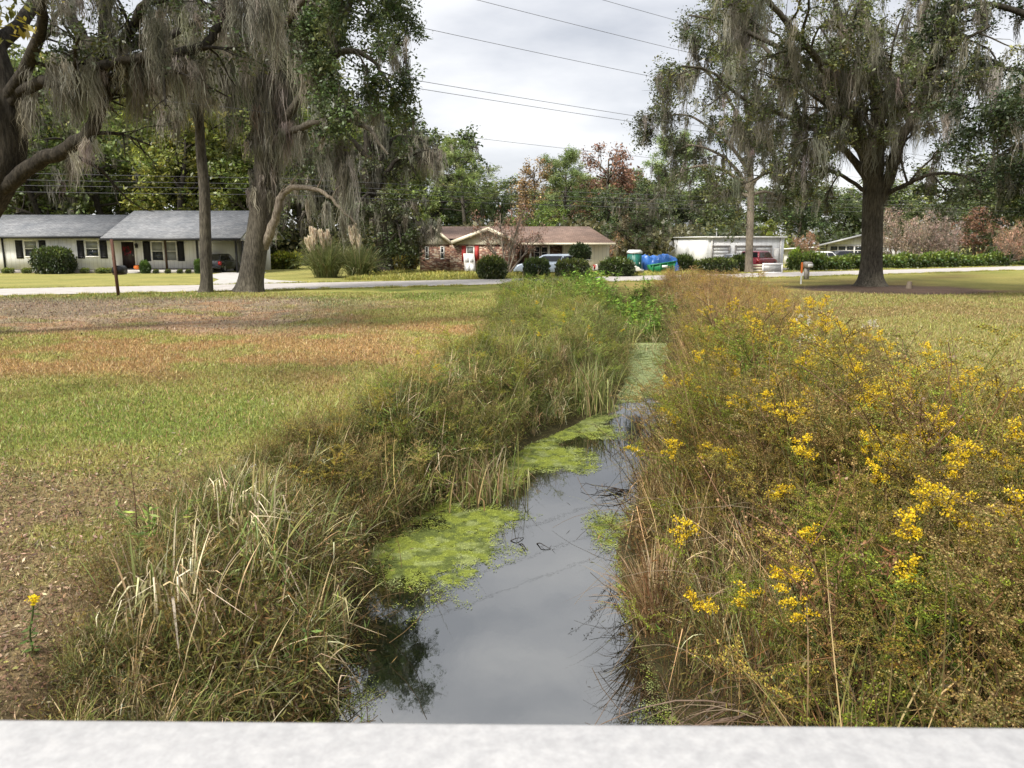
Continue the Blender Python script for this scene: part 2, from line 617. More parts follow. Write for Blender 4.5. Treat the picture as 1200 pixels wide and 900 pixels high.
class Tree:
    def __init__(s, seed):
        s.g = np.random.default_rng(seed)
        s.wood = MB()
        s.leaf = MB()
        s.moss = MB()
        s.twigs = []       # (points) leaf carrying
        s.hang = []        # points moss can hang from
        s.lv = {1: [], 2: [], 3: []}
        s.floor = None

    def trunk(s, P, R, n=16, flare=0.0, lobes=6):
        k = len(P)
        ang = np.arange(n) * TAU / n
        h = np.linspace(0, 1, k)[:, None]
        lob = .05 * np.sin(ang * 3 + 1 + h * 3) + .04 * np.sin(ang * 7 + h * 5)
        if flare:
            f = np.exp(-h * k * .55)
            lob = lob + flare * f * (.6 + .4 * np.sin(ang * lobes + .7)[None])
        tube(s.wood, P, R, n, lobes=lob)

    def limb(s, pts, r0, r1, level=1, n=None, hang=True):
        n = n or max(5, len(pts) * 4)
        P = smooth_path(pts, n)
        P[1:] += s.g.normal(0, .05 * r0 ** .5, (n - 1, 3))
        R = r0 + (r1 - r0) * np.linspace(0, 1, n) ** .8
        tube(s.wood, P, R, 9 if level == 1 else 6)
        s.lv[level].append((P, R))
        if hang:
            s.hang.append(P[1:])
        return P, R

    def sprout(s, level, count, lrange, t0=.25, ang=(.5, 1.1), up=.15, bend=(0, 0, -.2), hang=True, k=4, wob=.35):
        g = s.g
        for P, R in s.lv[level]:
            seg = np.linalg.norm(np.diff(P, axis=0), axis=1).sum()
            m = g.poisson(count * seg) if isinstance(count, float) else count
            for _ in range(max(1, m)):
                t = g.uniform(t0, 1) * (len(P) - 1)
                i = min(int(t), len(P) - 2)
                p = P[i] + (P[i + 1] - P[i]) * (t - i)
                r = R[i]
                d = norm(P[i + 1] - P[i])
                q = norm(np.cross(d, g.normal(size=3)))
                a = g.uniform(*ang)
                dd = norm(d * math.cos(a) + q * math.sin(a) + np.array([0, 0, up]))
                L = g.uniform(*lrange) * (1.1 - .35 * t / len(P))
                B = wander(p, dd, L, k, g, bend, wob)
                r0 = min(r * .6, .03 + .016 * L)
                RR = np.linspace(r0, r0 * .35, len(B))
                if level < 3:
                    s.lv[level + 1].append((B, RR))
                tube(s.wood, B, RR, 5 if level == 1 else 3)
                if hang:
                    s.hang.append(B)
                if level >= 2 or g.random() < .5:
                    s.twigs.append(B)

    def leaves(s, per, size, cols, w, cr=.45, drop=.0, frac=1.0, flat=.55, asp=.5, keep=None):
        g = s.g
        B = []
        for P in s.twigs:
            if g.random() > frac:
                continue
            for q in (P[len(P) // 2], P[-1], .5 * (P[-1] + P[-2]), .5 * (P[0] + P[-1])):
                B.append(q + g.normal(0, .12, 3))
        B = np.array(B)
        if keep is not None:
            B = B[keep(B)]
        n = len(B)
        per_n = np.maximum(1, g.poisson(per, n))
        idx = np.repeat(np.arange(n), per_n)
        m = len(idx)
        rad = cr * np.exp(g.normal(0, .3, n))[idx]
        off = rand_dirs(m, g) * (rad * g.random(m) ** .45)[:, None]
        off[:, 2] *= .7
        off[:, 2] -= drop * np.hypot(off[:, 0], off[:, 1])
        c = pick(cols, w, n, g, .22, .07)[idx] * np.exp(g.normal(0, .2, (m, 1)))
        D = rand_dirs(m, g, -.25, .7)
        S = norm(np.cross(D, norm(g.normal(size=(m, 3)) * [1, 1, 1] + np.array([0, 0, .0]))) * [1, 1, flat])
        L = size * np.exp(g.normal(0, .25, m))
        diamonds(s.leaf, B[idx] + off, D, S, L, L * asp, np.clip(c, .003, .9))

    def hang_moss(s, n, Lr, nstr=12, spread=.22, w=.045, zmin=None, pts=None, cols=None, keep=None, floor=None):
        g = s.g
        A = np.concatenate(s.hang) if pts is None else pts
        if zmin is not None:
            A = A[A[:, 2] > zmin]
        if keep is not None:
            A = A[keep(A)]
        moss_strands(s.moss, A[g.integers(0, len(A), n)] + g.normal(0, .06, (n, 3)), Lr, nstr, spread, w, g, cols, s.floor if floor is None else floor)


MOSS_COLS = [(.25, .235, .19), (.19, .18, .14), (.32, .30, .245), (.13, .124, .095)]


def moss_strands(mb, A, Lr, nstr, spread, w, g, cols=None, floor=None):
    n = len(A)
    k = 7
    nstr = int(nstr * 2.3)
    w = w * .48
    spread = spread * .78
    Ld = g.uniform(0, 1, n) ** 1.6 * (Lr[1] - Lr[0]) + Lr[0]
    if floor is not None:
        Ld = np.minimum(Ld, np.maximum(.25, (A[:, 2] - floor) * g.uniform(.6, 1.05, n)))
    cd = pick(cols or MOSS_COLS, [4, 3, 2, 2], n, g, .12, .04)
    idx = np.repeat(np.arange(n), nstr)
    m = len(idx)
    L = Ld[idx] * g.uniform(.35, 1.0, m)
    r = spread * (.5 + .35 * Ld[idx])
    a = g.uniform(0, TAU, m)
    q = np.sqrt(g.random(m)) * r
    off = np.stack([q * np.cos(a), q * np.sin(a), -q * .3 + g.normal(0, .05, m)], 1)
    t = np.linspace(0, 1, k)
    P = np.zeros((m, k, 3))
    P[:] = (A[idx] + off)[:, None]
    P[:, :, 2] -= L[:, None] * t[None]
    # strands gather towards the drape's tip and waver
    P[:, :, :2] -= (off[:, None, :2] * (.8 * t ** 1.2)[None, :, None])
    P[:, :, :2] += np.cumsum(g.normal(0, .042, (m, k, 2)), 1) * (.4 + L[:, None, None] * .5) + (np.cumsum(g.normal(0, .04, (n, k, 2)), 1) * (.2 + Ld[:, None, None] * .5))[idx]
    W = w * g.uniform(.5, 1.5, (m, 1)) * np.array([.55, 1, 1, .9, .7, .45, .08])[None] * g.uniform(.7, 1.3, (m, k))
    an = g.uniform(0, math.pi, m)
    S = np.stack([np.cos(an), np.sin(an), np.zeros(m)], 1)
    C = np.clip(cd[idx] * np.exp(g.normal(0, .16, (m, 1))), .01, .8)
    ribbons(mb, P, W, S, C)


def finish(t, name, label, group=None, base=(0, 0, 0), bark='bark', moss=True, cat='tree', trunk_name='trunk', mossname='spanish_moss'):
    r = empty(name, base)
    tag(r, label, cat, group)
    b = np.array(base, float)

    def sh(mb):
        for i in range(len(mb.V)):
            mb.V[i] = mb.V[i] - b
    for mb_ in (t.wood, t.leaf, t.moss):
        sh(mb_)
    t.wood.build(trunk_name, M[bark], r, smooth=True)
    if t.leaf.n:
        t.leaf.build('crown', M['leaf'], r)
    if moss and t.moss.n:
        t.moss.build(mossname, M['moss'], r)
    return r


OAK = [(.045, .065, .022), (.07, .09, .03), (.10, .11, .035), (.03, .045, .018)]
OAKW = [4, 3, 1.2, 2]

# --- the big oak on the right, Y about 39.8
def tp(l, Y, dy=None):
    dy = dy or [0] * len(l)
    return [at3(px, py, Y + d) for (px, py), d in zip(l, dy)]


t = Tree(101)
Y4 = 39.8
P = smooth_path(tp([(1020, 337), (1021, 318), (1022, 295), (1023, 262), (1024, 228), (1024, 200), (1026, 170)], Y4), 22)
t.trunk(P, np.array([.84, .70, .60, .555, .53, .515, .505, .50, .495, .49, .49, .49, .49, .485, .48, .48, .47, .46, .46, .44, .42, .38]), 24, .2)
t.limb(tp([(1022, 205), (1008, 172), (990, 133), (984, 100), (990, 50), (975, -20), (965, -120)], Y4, [0, 0, -.5, -1, -1.5, -2, -2]), .36, .07)
t.limb(tp([(1026, 185), (1028, 120), (1022, 60), (1008, 0), (1000, -80), (1005, -150)], Y4, [0, .3, .8, 1, 1, 1]), .40, .08)
t.limb(tp([(1026, 238), (1040, 215), (1052, 175), (1068, 140), (1080, 118), (1092, 60), (1115, -20), (1130, -90)], Y4, [0, -.2, -.6, -1, -1, -1.5, -2, -2]), .36, .08)
t.limb(tp([(1018, 212), (994, 180), (966, 158), (925, 138), (875, 118), (835, 85), (800, 78)], Y4, [0, -.3, -1, -1.6, -2, -2.6, -3]), .21, .04)
t.limb(tp([(1017, 226), (985, 205), (960, 196), (932, 192), (895, 205), (850, 225)], Y4, [0, -.5, -1.2, -2, -3, -3.6]), .11, .03)
t.limb(tp([(1030, 232), (1060, 217), (1090, 204), (1125, 205), (1150, 215)], Y4, [0, -.8, -2, -3, -4]), .14, .04)
t.limb(tp([(1026, 190), (1050, 130), (1078, 70), (1085, 0), (1100, -70)], Y4, [0, 2, 4, 5, 6]), .26, .06)
t.limb(tp([(1022, 190), (995, 120), (950, 60), (900, 0), (850, -60)], Y4, [0, -3, -5, -6.5, -7.5]), .26, .06)
t.limb(tp([(985, 112), (940, 70), (880, 40), (840, 24), (808, 18)], Y4, [-.8, -1, -1, -.5, 0]), .18, .04)
t.limb(tp([(1000, 150), (960, 110), (900, 60), (860, 10), (820, -40)], Y4, [0, 2, 4, 5.5, 6]), .2, .05)
t.limb(tp([(1026, 180), (1060, 110), (1110, 60), (1160, 30)], Y4, [0, -4, -6, -7]), .2, .05)
for l_ in ([(1020, 200), (1000, 170), (960, 160), (930, 170)], [(1024, 180), (1010, 120), (985, 70), (960, 30)], [(1026, 175), (1040, 120), (1045, 60), (1060, 10)], [(1020, 190), (985, 140), (935, 100), (900, 90)]):
    t.limb(tp(l_, Y4, [-.4, -2.5, -4.5, -5.5]), .11, .03)
t.sprout(1, 1.35, (1.5, 3.6), .18, (.5, 1.2), .1, (0, 0, -.25))
t.sprout(2, 6, (.7, 1.5), .15, (.4, 1.2), .0, (0, 0, -.35))
t.leaves(15, .125, [(.085, .105, .034), (.125, .145, .045), (.175, .175, .055), (.055, .07, .027)], [4, 4, 2, 2], .33, frac=.8)
t.floor = 3.0
t.hang_moss(950, (.3, 1.9), 11, .2, .04, zmin=4.4)
t.hang_moss(190, (1.0, 3.0), 16, .26, .045, zmin=5)
a = t.g.uniform(0, TAU, 160)
zz = t.g.uniform(5.5, 10.5, 160)
t.hang_moss(160, (.3, 1.4), 9, .12, .04, pts=np.stack([18.5 + .55 * np.cos(a), 39.8 + .55 * np.sin(a), zz], 1))
# moss and small sprouts also clothe the trunk
finish(t, 'oak_tree', 'large open crowned oak on the right lawn, its trunk rising from dark mulch', 'mossy trees', (18.4, 39.8, 0))

# --- the moss covered oak on the left, Y about 34.8
t = Tree(202)
Y2 = 34.8
P = smooth_path(tp([(293, 344), (295, 325), (299, 295), (304, 260), (308, 225), (311, 185), (314, 140), (322, 80), (335, 10), (345, -70), (350, -150)], Y2), 36)
R = np.interp(np.linspace(0, 1, 36), [0, .04, .1, .25, .5, .75, 1], [.66, .58, .52, .49, .44, .34, .14])
t.trunk(P, R, 20, .2)
t.lv[1].append((P[14:], R[14:] * .8))
t.floor = 4.7
t.limb(tp([(311, 190), (335, 140), (370, 90), (405, 60), (435, 70), (455, 95)], Y2, [0, -.5, -1.3, -2, -2.4, -2.6]), .26, .05)
t.limb(tp([(316, 130), (350, 80), (400, 20), (430, -20), (458, -5), (472, 30)], Y2, [0, 1, 2, 3, 3.4, 3.6]), .28, .05)
t.limb(tp([(312, 170), (350, 150), (395, 140), (430, 150), (455, 180)], Y2, [0, -1.5, -3, -3.8, -4.2]), .2, .05)
t.limb(tp([(320, 90), (290, 40), (255, 10), (220, 5), (190, 20)], Y2, [0, -1, -2, -3, -4]), .24, .05)
t.limb(tp([(330, 40), (370, -40), (410, -110), (440, -140)], Y2, [0, -1, -2, -3]), .26, .06)
t.limb(tp([(335, 10), (300, -60), (260, -120), (200, -150)], Y2, [0, 1, 2, 2]), .26, .06)
t.limb(tp([(322, 80), (350, 20), (380, -60), (400, -140)], Y2, [0, 3, 5, 6]), .22, .06)
t.limb(tp([(322, 80), (340, 20), (385, -30), (430, -70)], Y2, [0, -3, -5, -6]), .22, .06)
t.limb(tp([(268, -20), (269, 20), (258, 40), (240, 52), (205, 55)], Y2, [-2, -2, -2, -2, -2]), .16, .12, hang=False)
t.sprout(1, .85, (1.3, 3.2), .3, (.5, 1.2), .05, (0, 0, -.3))
t.sprout(2, 6, (.7, 1.5), .15, (.4, 1.2), .0, (0, 0, -.4))
XL = at(322, 100, Y2)[0]
XR2 = at(487, 100, Y2)[0]
t.hang = [h_[h_[:, 0] < XR2 + .5] for h_ in t.hang]
t.hang = [h_ for h_ in t.hang if len(h_)]
t.leaves(38, .15, [(.07, .105, .036), (.105, .14, .046), (.15, .175, .06), (.05, .07, .028)], OAKW, .46, keep=lambda B: ((B[:, 0] > XL + .3) | (t.g.random(len(B)) < .30)) & (B[:, 2] > 5.2) & (B[:, 0] < XR2 + .06 * (B[:, 2] - 5)))
t.hang_moss(330, (.3, 1.6), 11, .18, .042, zmin=5.6, keep=lambda A: (A[:, 0] < XL + 1.5) | (t.g.random(len(A)) < .22))
t.hang_moss(130, (1.0, 3.6), 15, .26, .05, zmin=7.5, keep=lambda A: A[:, 0] < XL + 2.5)
# a thick coat of moss round the upper trunk
for zr, n, lr in ((np.array([4.4, 14.5]), 330, (.5, 2.2)), (np.array([6.8, 14]), 150, (1.5, 3.8))):
    g = t.g
    zz = g.uniform(zr[0], zr[1], n)
    tx = np.interp(zz, P[:, 2], P[:, 0])
    ty = np.interp(zz, P[:, 2], P[:, 1])
    a = g.uniform(0, TAU, n)
    rr = g.uniform(.42, .55 + .10 * np.maximum(zz - 6, 0), n)
    t.hang_moss(n, lr, 13, .2, .055, floor=3.0, pts=np.stack([tx + rr * np.cos(a), ty + rr * np.sin(a), zz], 1))
for px, py, n, L in ((398, 170, 13, (2.2, 4.0)), (408, 190, 7, (2.2, 3.4)), (268, 60, 26, (2, 4)), (350, 150, 12, (1.2, 2.4)), (430, 110, 8, (1.2, 2.2)), (388, 236, 3, (.8, 1.6)), (405, 250, 4, (1.4, 2.4)), (360, 226, 4, (.6, 1.2)), (466, 60, 12, (1, 2))):
    x, z = at(px, py, Y2 - 1.1)
    t.hang_moss(n, L, 14, .14, .045, floor=1.6, pts=np.array([[x, Y2 - 1.1, z]]) + t.g.normal(0, .28, (n, 3)))
o2 = finish(t, 'oak_tree', 'oak on the left lawn whose leaning trunk is thickly curtained with grey moss', 'mossy trees', (-11.8, 34.8, 0), 'bark')
t = Tree(203)
t.limb(tp([(309, 290), (318, 268), (327, 240), (334, 225), (348, 219), (372, 223), (392, 236), (416, 262)], Y2, [0, -.3, -.5, -.6, -.8, -1, -1.1, -1.2]), .24, .05, hang=False)
for i_ in (10, 16, 22, 26):
    B = wander(t.lv[1][0][0][i_], (.3, -.3, .6), .9, 5, t.g, (0.3, 0, -.5), .3)
    tube(t.wood, B, np.linspace(.04, .012, 6), 5)
for i_ in range(len(t.wood.V)):
    t.wood.V[i_] = t.wood.V[i_] - np.array((-11.8, 34.8, 0))
tag(t.wood.build('bare_limb', M['bark_pale'], o2, smooth=True), 'pale bare crooked limb')

# --- slender trunk beside it
t = Tree(303)
Y3 = 34.3
P = smooth_path(tp([(241, 345), (242, 330), (241, 300), (240, 260), (239, 220), (235, 175), (233, 130), (230, 70), (226, 0), (222, -80)], Y3), 26)
R = np.interp(np.linspace(0, 1, 26), [0, .04, .12, .5, 1], [.36, .30, .26, .22, .10])
t.trunk(P, R, 12, .2)
t.lv[1].append((P[14:], R[14:] * .8))
t.hang.append(P[15:])
t.limb(tp([(235, 170), (225, 120), (205, 80), (180, 60)], Y3, [0, -.4, -1, -1.4]), .12, .04)
t.limb(tp([(232, 110), (245, 60), (262, 20), (290, -10)], Y3, [0, .5, 1, 1]), .12, .04)
t.sprout(1, 1.0, (1.2, 2.6), .2, (.5, 1.2), .1, (0, 0, -.3))
t.sprout(2, 5, (.6, 1.3), .15, (.4, 1.2), .0, (0, 0, -.4))
t.leaves(13, .14, [(.07, .09, .025), (.13, .13, .035), (.04, .055, .02)], [3, 2, 2], .4, frac=.7)
t.floor = 5.2
t.hang_moss(130, (.6, 2.2), 12, .2, .045, zmin=7)
finish(t, 'oak_tree', 'slender straight trunked tree in front of the white house, left of the moss curtained oak', 'mossy trees', (-13.7, 34.3, 0))

# --- the near oak leaning in from the left edge, Y about 18
t = Tree(404)
Y1 = 18.0
P = smooth_path([at3(-95, 400, Y1), at3(-80, 350, Y1), at3(-50, 285, Y1), at3(-18, 235, Y1), at3(6, 190, Y1), at3(10, 140, Y1), at3(-5, 80, Y1), at3(-25, 10, Y1), at3(-40, -70, Y1)], 30)
R = np.interp(np.linspace(0, 1, 30), [0, .06, .2, .5, .75, 1], [.8, .62, .46, .38, .32, .2])
t.trunk(P, R, 18, .25)
Pa, Ra = t.limb(tp([(-15, 232), (18, 208), (48, 187), (78, 175), (104, 155), (116, 128), (122, 98), (118, 70), (122, 30), (132, -20), (140, -90)], Y1, [0, -.2, -.3, -.4, -.5, -.5, -.4, -.2, 0, .3, .5]), .18, .12, n=40)
t.limb(tp([(4, 135), (25, 108), (48, 96), (72, 94), (100, 84), (150, 70), (205, 62), (240, 54), (256, 30), (266, -5), (285, -60)], Y1, [0, -.3, -.7, -.9, -1, -1, -.8, -.6, -.4, -.2, 0]), .14, .085, n=44)
t.limb(tp([(118, 72), (95, 40), (80, 5), (75, -50), (60, -110)], Y1, [-.2, .3, .8, 1.2, 1.5]), .17, .08)
t.limb(tp([(120, 80), (150, 40), (170, 0), (190, -60)], Y1, [-.2, -.6, -1, -1.4]), .15, .07)
t.limb(tp([(-10, 60), (30, 20), (60, -40), (100, -100)], Y1, [0, 1, 2, 3]), .2, .08)
t.limb(tp([(-20, 20), (-60, -40), (-120, -100)], Y1), .2, .1)
t.limb(tp([(8, 120), (40, 60), (50, 10), (40, -50)], Y1, [0, -1, -1.8, -2.4]), .16, .07)
t.limb(tp([(8, 130), (-60, 90), (-140, 60), (-220, 50)], Y1, [0, -1, -1, 0]), .2, .08)
t.limb(tp([(122, 60), (190, 45), (240, 20), (300, 10)], Y1, [0, 1.5, 2.5, 3]), .12, .05)
t.sprout(1, .9, (.9, 2.0), .25, (.5, 1.2), .15, (0, 0, -.2))
t.sprout(2, 5, (.5, 1.0), .15, (.4, 1.2), .0, (0, 0, -.3))
t.leaves(15, .09, [(.055, .075, .025), (.09, .105, .034), (.04, .055, .022)], [4, 3, 2], .3, frac=.9, keep=lambda B: B[:, 2] > 5.7)
t.floor = 4.7
t.hang_moss(240, (.2, 1.0), 14, .16, .026, zmin=5.6)
t.hang_moss(80, (.5, 1.6), 16, .2, .028, zmin=6.6)
for x0, x1, y0, y1, n, L in ((55, 118, 60, 100, 70, (.6, 1.5)), (130, 235, 55, 85, 46, (.4, 1.3)), (30, 38, 95, 120, 8, (.8, 1.5)), (152, 160, 75, 90, 10, (1.2, 2.0)), (175, 190, 0, 40, 18, (1.2, 2.4)), (262, 330, -20, 20, 30, (.8, 2.0)), (98, 110, 160, 172, 7, (.5, .8)), (76, 83, 175, 182, 6, (.8, 1.4))):
    g = t.g
    pts = np.array([at3(g.uniform(x0, x1), g.uniform(y0, y1), Y1 + g.normal(-.4, .5)) for _ in range(n)])
    t.hang_moss(n, L, 15, .14, .026, floor=3.3, pts=pts)
finish(t, 'oak_tree', 'near oak leaning in from the left edge with crooked dark mossy limbs', 'mossy trees', (P[0][0], Y1, 0), 'bark_dark')

# --- dark oak at the right edge
t = Tree(505)
Y5 = 35.0
P = smooth_path(tp([(1330, 342), (1328, 300), (1322, 240), (1310, 180), (1300, 120), (1298, 40), (1305, -60)], Y5), 22)
R = np.interp(np.linspace(0, 1, 22), [0, .06, .15, .6, 1], [.8, .6, .52, .42, .2])
t.trunk(P, R, 16, .25)
t.lv[1].append((P[12:], R[12:] * .7))
t.limb(tp([(1318, 215), (1280, 180), (1240, 165), (1195, 170), (1160, 190)], Y5, [0, -.5, -1, -1, -1]), .24, .05)
t.limb(tp([(1310, 170), (1270, 120), (1220, 90), (1165, 80), (1120, 95)], Y5, [0, .5, 1, 1.5, 2]), .26, .05)
t.limb(tp([(1304, 130), (1260, 60), (1210, 20), (1150, 5), (1110, 20)], Y5, [0, -.5, -1, -1, -1]), .26, .05)
t.limb(tp([(1300, 80), (1250, 0), (1190, -60), (1140, -90)], Y5, [0, 1, 2, 2]), .24, .05)
t.limb(tp([(1316, 205), (1270, 200), (1230, 215), (1195, 240)], Y5, [0, -2, -3.5, -4]), .16, .04)
t.limb(tp([(1310, 160), (1260, 130), (1200, 120), (1150, 135)], Y5, [0, -3, -5, -6]), .2, .04)
t.limb(tp([(1305, 110), (1350, 40), (1420, 0), (1480, 10)], Y5), .24, .06)
t.sprout(1, 1.15, (1.3, 3.0), .25, (.5, 1.2), .1, (0, 0, -.3))
t.sprout(2, 6, (.7, 1.4), .15, (.4, 1.2), .0, (0, 0, -.35))
t.leaves(36, .135, [(.032, .048, .02), (.048, .068, .025), (.075, .095, .032)], [4, 4, 1.5], .45)
t.hang_moss(300, (.4, 2.0), 11, .18, .042, zmin=4.5)
finish(t, 'oak_tree', 'dark leaved oak reaching in from the right edge beyond the mulched oak', 'mossy trees', (P[0][0], Y5, 0), 'bark_dark')

# --- roadside tree, slim pale trunk right of the white garage's middle
t = Tree(606)
Y6 = 57.0
P = smooth_path(tp([(878, 321), (878, 300), (879, 270), (880, 235), (879, 190), (876, 140), (872, 80), (870, 20)], Y6), 22)
R = np.interp(np.linspace(0, 1, 22), [0, .05, .5, 1], [.36, .28, .24, .07])
t.trunk(P, R, 12, .12)
t.lv[1].append((P[10:], R[10:] * .7))
t.hang.append(P[9:])
for l, d in ((((880, 225), (850, 200), (815, 195), (785, 212), (768, 232)), -2), (((879, 200), (845, 160), (805, 135), (770, 140)), 1), (((879, 215), (910, 195), (945, 200)), -1),
             (((877, 160), (850, 110), (820, 80), (785, 85)), -2), (((876, 140), (905, 100), (930, 80)), 2), (((880, 230), (855, 225), (830, 234), (808, 250)), 2), (((880, 222), (850, 185), (810, 170), (790, 180)), 4),
             (((873, 100), (850, 50), (830, 30)), 0), (((880, 228), (900, 225), (920, 240)), 1)):
    t.limb(tp(list(l), Y6, list(np.linspace(0, d, len(l)))), .15, .04)
t.sprout(1, 1.0, (1.5, 3.2), .2, (.5, 1.2), .1, (0, 0, -.3))
t.sprout(2, 6, (.8, 1.7), .15, (.4, 1.2), .0, (0, 0, -.4))
t.leaves(19, .17, [(.07, .09, .03), (.105, .122, .038), (.045, .057, .022)], [4, 2.5, 2], .5, keep=lambda B: B[:, 2] > 3.7)
t.floor = 3.3
t.hang_moss(420, (.5, 2.2), 10, .22, .06, zmin=4.9)
finish(t, 'roadside_tree', 'tree with a slim pale bare trunk at the road in front of the white garage', 'mossy trees', (P[0][0], Y6, 0), 'bark_pale')

# --- low drooping live oak beyond the road, behind the pampas grass
t = Tree(707)
Y7 = 56.0
P = smooth_path(tp([(452, 322), (450, 300), (446, 270), (440, 230), (432, 190), (430, 140)], Y7), 18)
R = np.interp(np.linspace(0, 1, 18), [0, .08, .4, 1], [.75, .55, .48, .25])
t.trunk(P, R, 14, .25)
t.lv[1].append((P[8:], R[8:] * .7))
for l, d in ((((446, 265), (465, 240), (478, 245), (486, 270)), -2), (((444, 250), (410, 225), (375, 230), (350, 260)), -2), (((440, 225), (462, 190), (478, 188), (488, 205)), 0),
             (((440, 225), (400, 190), (360, 185), (330, 210)), 2), (((446, 262), (440, 230), (425, 232), (415, 270)), -4), (((436, 205), (455, 170), (468, 160), (480, 172)), 1),
             (((434, 190), (400, 150), (370, 130)), -2), (((446, 262), (465, 252), (478, 262), (482, 282)), 1), (((446, 265), (455, 240), (465, 260), (470, 285)), -4.5)):
    t.limb(tp(list(l), Y7, list(np.linspace(0, d, len(l)))), .22, .05)
t.sprout(1, 1.0, (1.5, 3.2), .2, (.5, 1.2), .05, (0, 0, -.5))
t.sprout(2, 6, (.8, 1.7), .15, (.4, 1.2), .0, (0, 0, -.5))
XR7 = at(494, 250, Y7)[0]
t.leaves(18, .2, [(.065, .085, .03), (.10, .112, .036), (.045, .055, .022)], [4, 3, 2], .5, drop=.2, keep=lambda B: B[:, 0] < XR7)
t.floor = 1.0
t.hang_moss(600, (.6, 2.6), 10, .22, .06, zmin=3.2)
finish(t, 'oak_tree', 'low drooping live oak with long moss standing between the pampas grass and the brick house', 'mossy trees', (P[0][0], Y7, 0), 'bark_dark')


# ------------------------------------------------------------------ woodland beyond, copied from a few kinds
def broad(seed, hgt=16, rad=5.5, dens=1.0, cols=None, lsz=.34, moss=0, trunk_h=.25, droop=-.15):
    t = Tree(seed)
    g = t.g
    P = wander((0, 0, -.1), (0, 0, 1), hgt * .8, 10, g, (0, 0, .2), .25)
    R = np.interp(np.linspace(0, 1, 11), [0, .1, .5, 1], [.42, .32, .25, .07])
    tube(t.wood, P, R, 10)
    t.lv[1].append((P[4:], R[4:] * .8))
    n = 11
    for i in range(n):
        f = trunk_h + (.98 - trunk_h) * (i + g.uniform(0, 1)) / n
        p = np.array([np.interp(f, np.linspace(0, 1, 11), P[:, k]) for k in range(3)])
        a = i * 2.4 + g.uniform(-.4, .4)
        L = rad * (math.sin(math.pi * min(1, .22 + .72 * (f - trunk_h) / (1 - trunk_h))) ** .7) * g.uniform(.75, 1.1)
        B = wander(p, (math.cos(a), math.sin(a), g.uniform(.2, .8)), L, 6, g, (0, 0, droop), .3)
        RR = np.linspace(.13, .04, 7)
        tube(t.wood, B, RR, 6)
        t.lv[1].append((B, RR))
        t.hang.append(B)
    t.sprout(1, 7, (1.2, 2.6), .3, (.5, 1.2), .15, (0, 0, -.15))
    t.sprout(2, 3, (.7, 1.4), .2, (.4, 1.2), .05, (0, 0, -.2))
    t.leaves(9 * dens, lsz, cols or [(.055, .075, .028), (.085, .105, .035), (.035, .05, .02)], [3, 2, 2], .62)
    if moss:
        t.hang_moss(moss, (.6, 2.4), 8, .26, .08, zmin=2.8)
    return t


def pine(seed, hgt=17):
    t = Tree(seed)
    g = t.g
    P = wander((0, 0, -.1), (0, 0, 1), hgt * .96, 10, g, (0, 0, .3), .12)
    R = np.interp(np.linspace(0, 1, 11), [0, .1, .6, 1], [.34, .27, .2, .05])
    tube(t.wood, P, R, 9)
    cl = []
    for i in range(26):
        f = .42 + .57 * (i / 25) + g.uniform(-.02, .02)
        p = np.array([np.interp(f, np.linspace(0, 1, 11), P[:, k]) for k in range(3)])
        a = i * 2.4 + g.uniform(-.5, .5)
        L = (4.6 * (1 - ((f - .62) / .42) ** 2) + .5) * g.uniform(.6, 1.1)
        B = wander(p, (math.cos(a), math.sin(a), .35), L, 5, g, (0, 0, .25), .3)
        tube(t.wood, B, np.linspace(.09, .025, 6), 5)
        t.lv[2].append((B, np.linspace(.09, .025, 6)))
    t.sprout(2, 7, (.5, 1.3), .35, (.4, 1.1), .25, (0, 0, .2))
    g = t.g
    ends = np.array([q for B in t.twigs for q in (B[-1], B[len(B) // 2 + 1], B[-1] + g.normal(0, .25, 3))])
    n = len(ends)
    idx = np.repeat(np.arange(n), 26)
    m = len(idx)
    D = rand_dirs(m, g, .35, .8)
    L = g.uniform(.28, .5, m)
    c = pick([(.075, .10, .032), (.11, .135, .045), (.05, .07, .025)], [3, 3, 2], n, g, .2, .06)[idx] * np.exp(g.normal(0, .2, (m, 1)))
    diamonds(t.leaf, ends[idx] + g.normal(0, .2, (m, 3)), D, side_of(D, g), L, L * .17, c)
    return t


def twiggy(seed, hgt=6.0, cols=None, leafy=.4, spread=.55, stems=5):
    """many stemmed, half bare small tree (crape myrtle)"""
    t = Tree(seed)
    g = t.g
    for i in range(stems):
        a = i * TAU / stems + g.uniform(-.4, .4)
        B = wander((.15 * math.cos(a), .15 * math.sin(a), -.05), (spread * math.cos(a), spread * math.sin(a), 1), hgt * g.uniform(.6, .85), 7, g, (0, 0, .2), .3)
        RR = np.linspace(.10, .03, 8)
        tube(t.wood, B, RR, 6)
        t.lv[1].append((B, RR))
    t.sprout(1, 12, (.9, 2.0), .25, (.4, 1.0), .25, (0, 0, .1))
    t.sprout(2, 6, (.4, 1.0), .2, (.3, 1.0), .15, (0, 0, .0))
    t.sprout(3, 2, (.3, .6), .2, (.3, 1.0), .1) if False else None
    t.leaves(6, .12, cols or [(.22, .13, .09), (.30, .2, .15), (.14, .10, .06)], [3, 2, 2], .3, frac=leafy)
    return t


KINDS = {}


def proto(kind, t, name, bark, moss=False):
    r = finish(t, name, None, None, (0, 0, 0), bark, moss)
    r['category'] = 'tree'
    KINDS[kind] = [r, False]


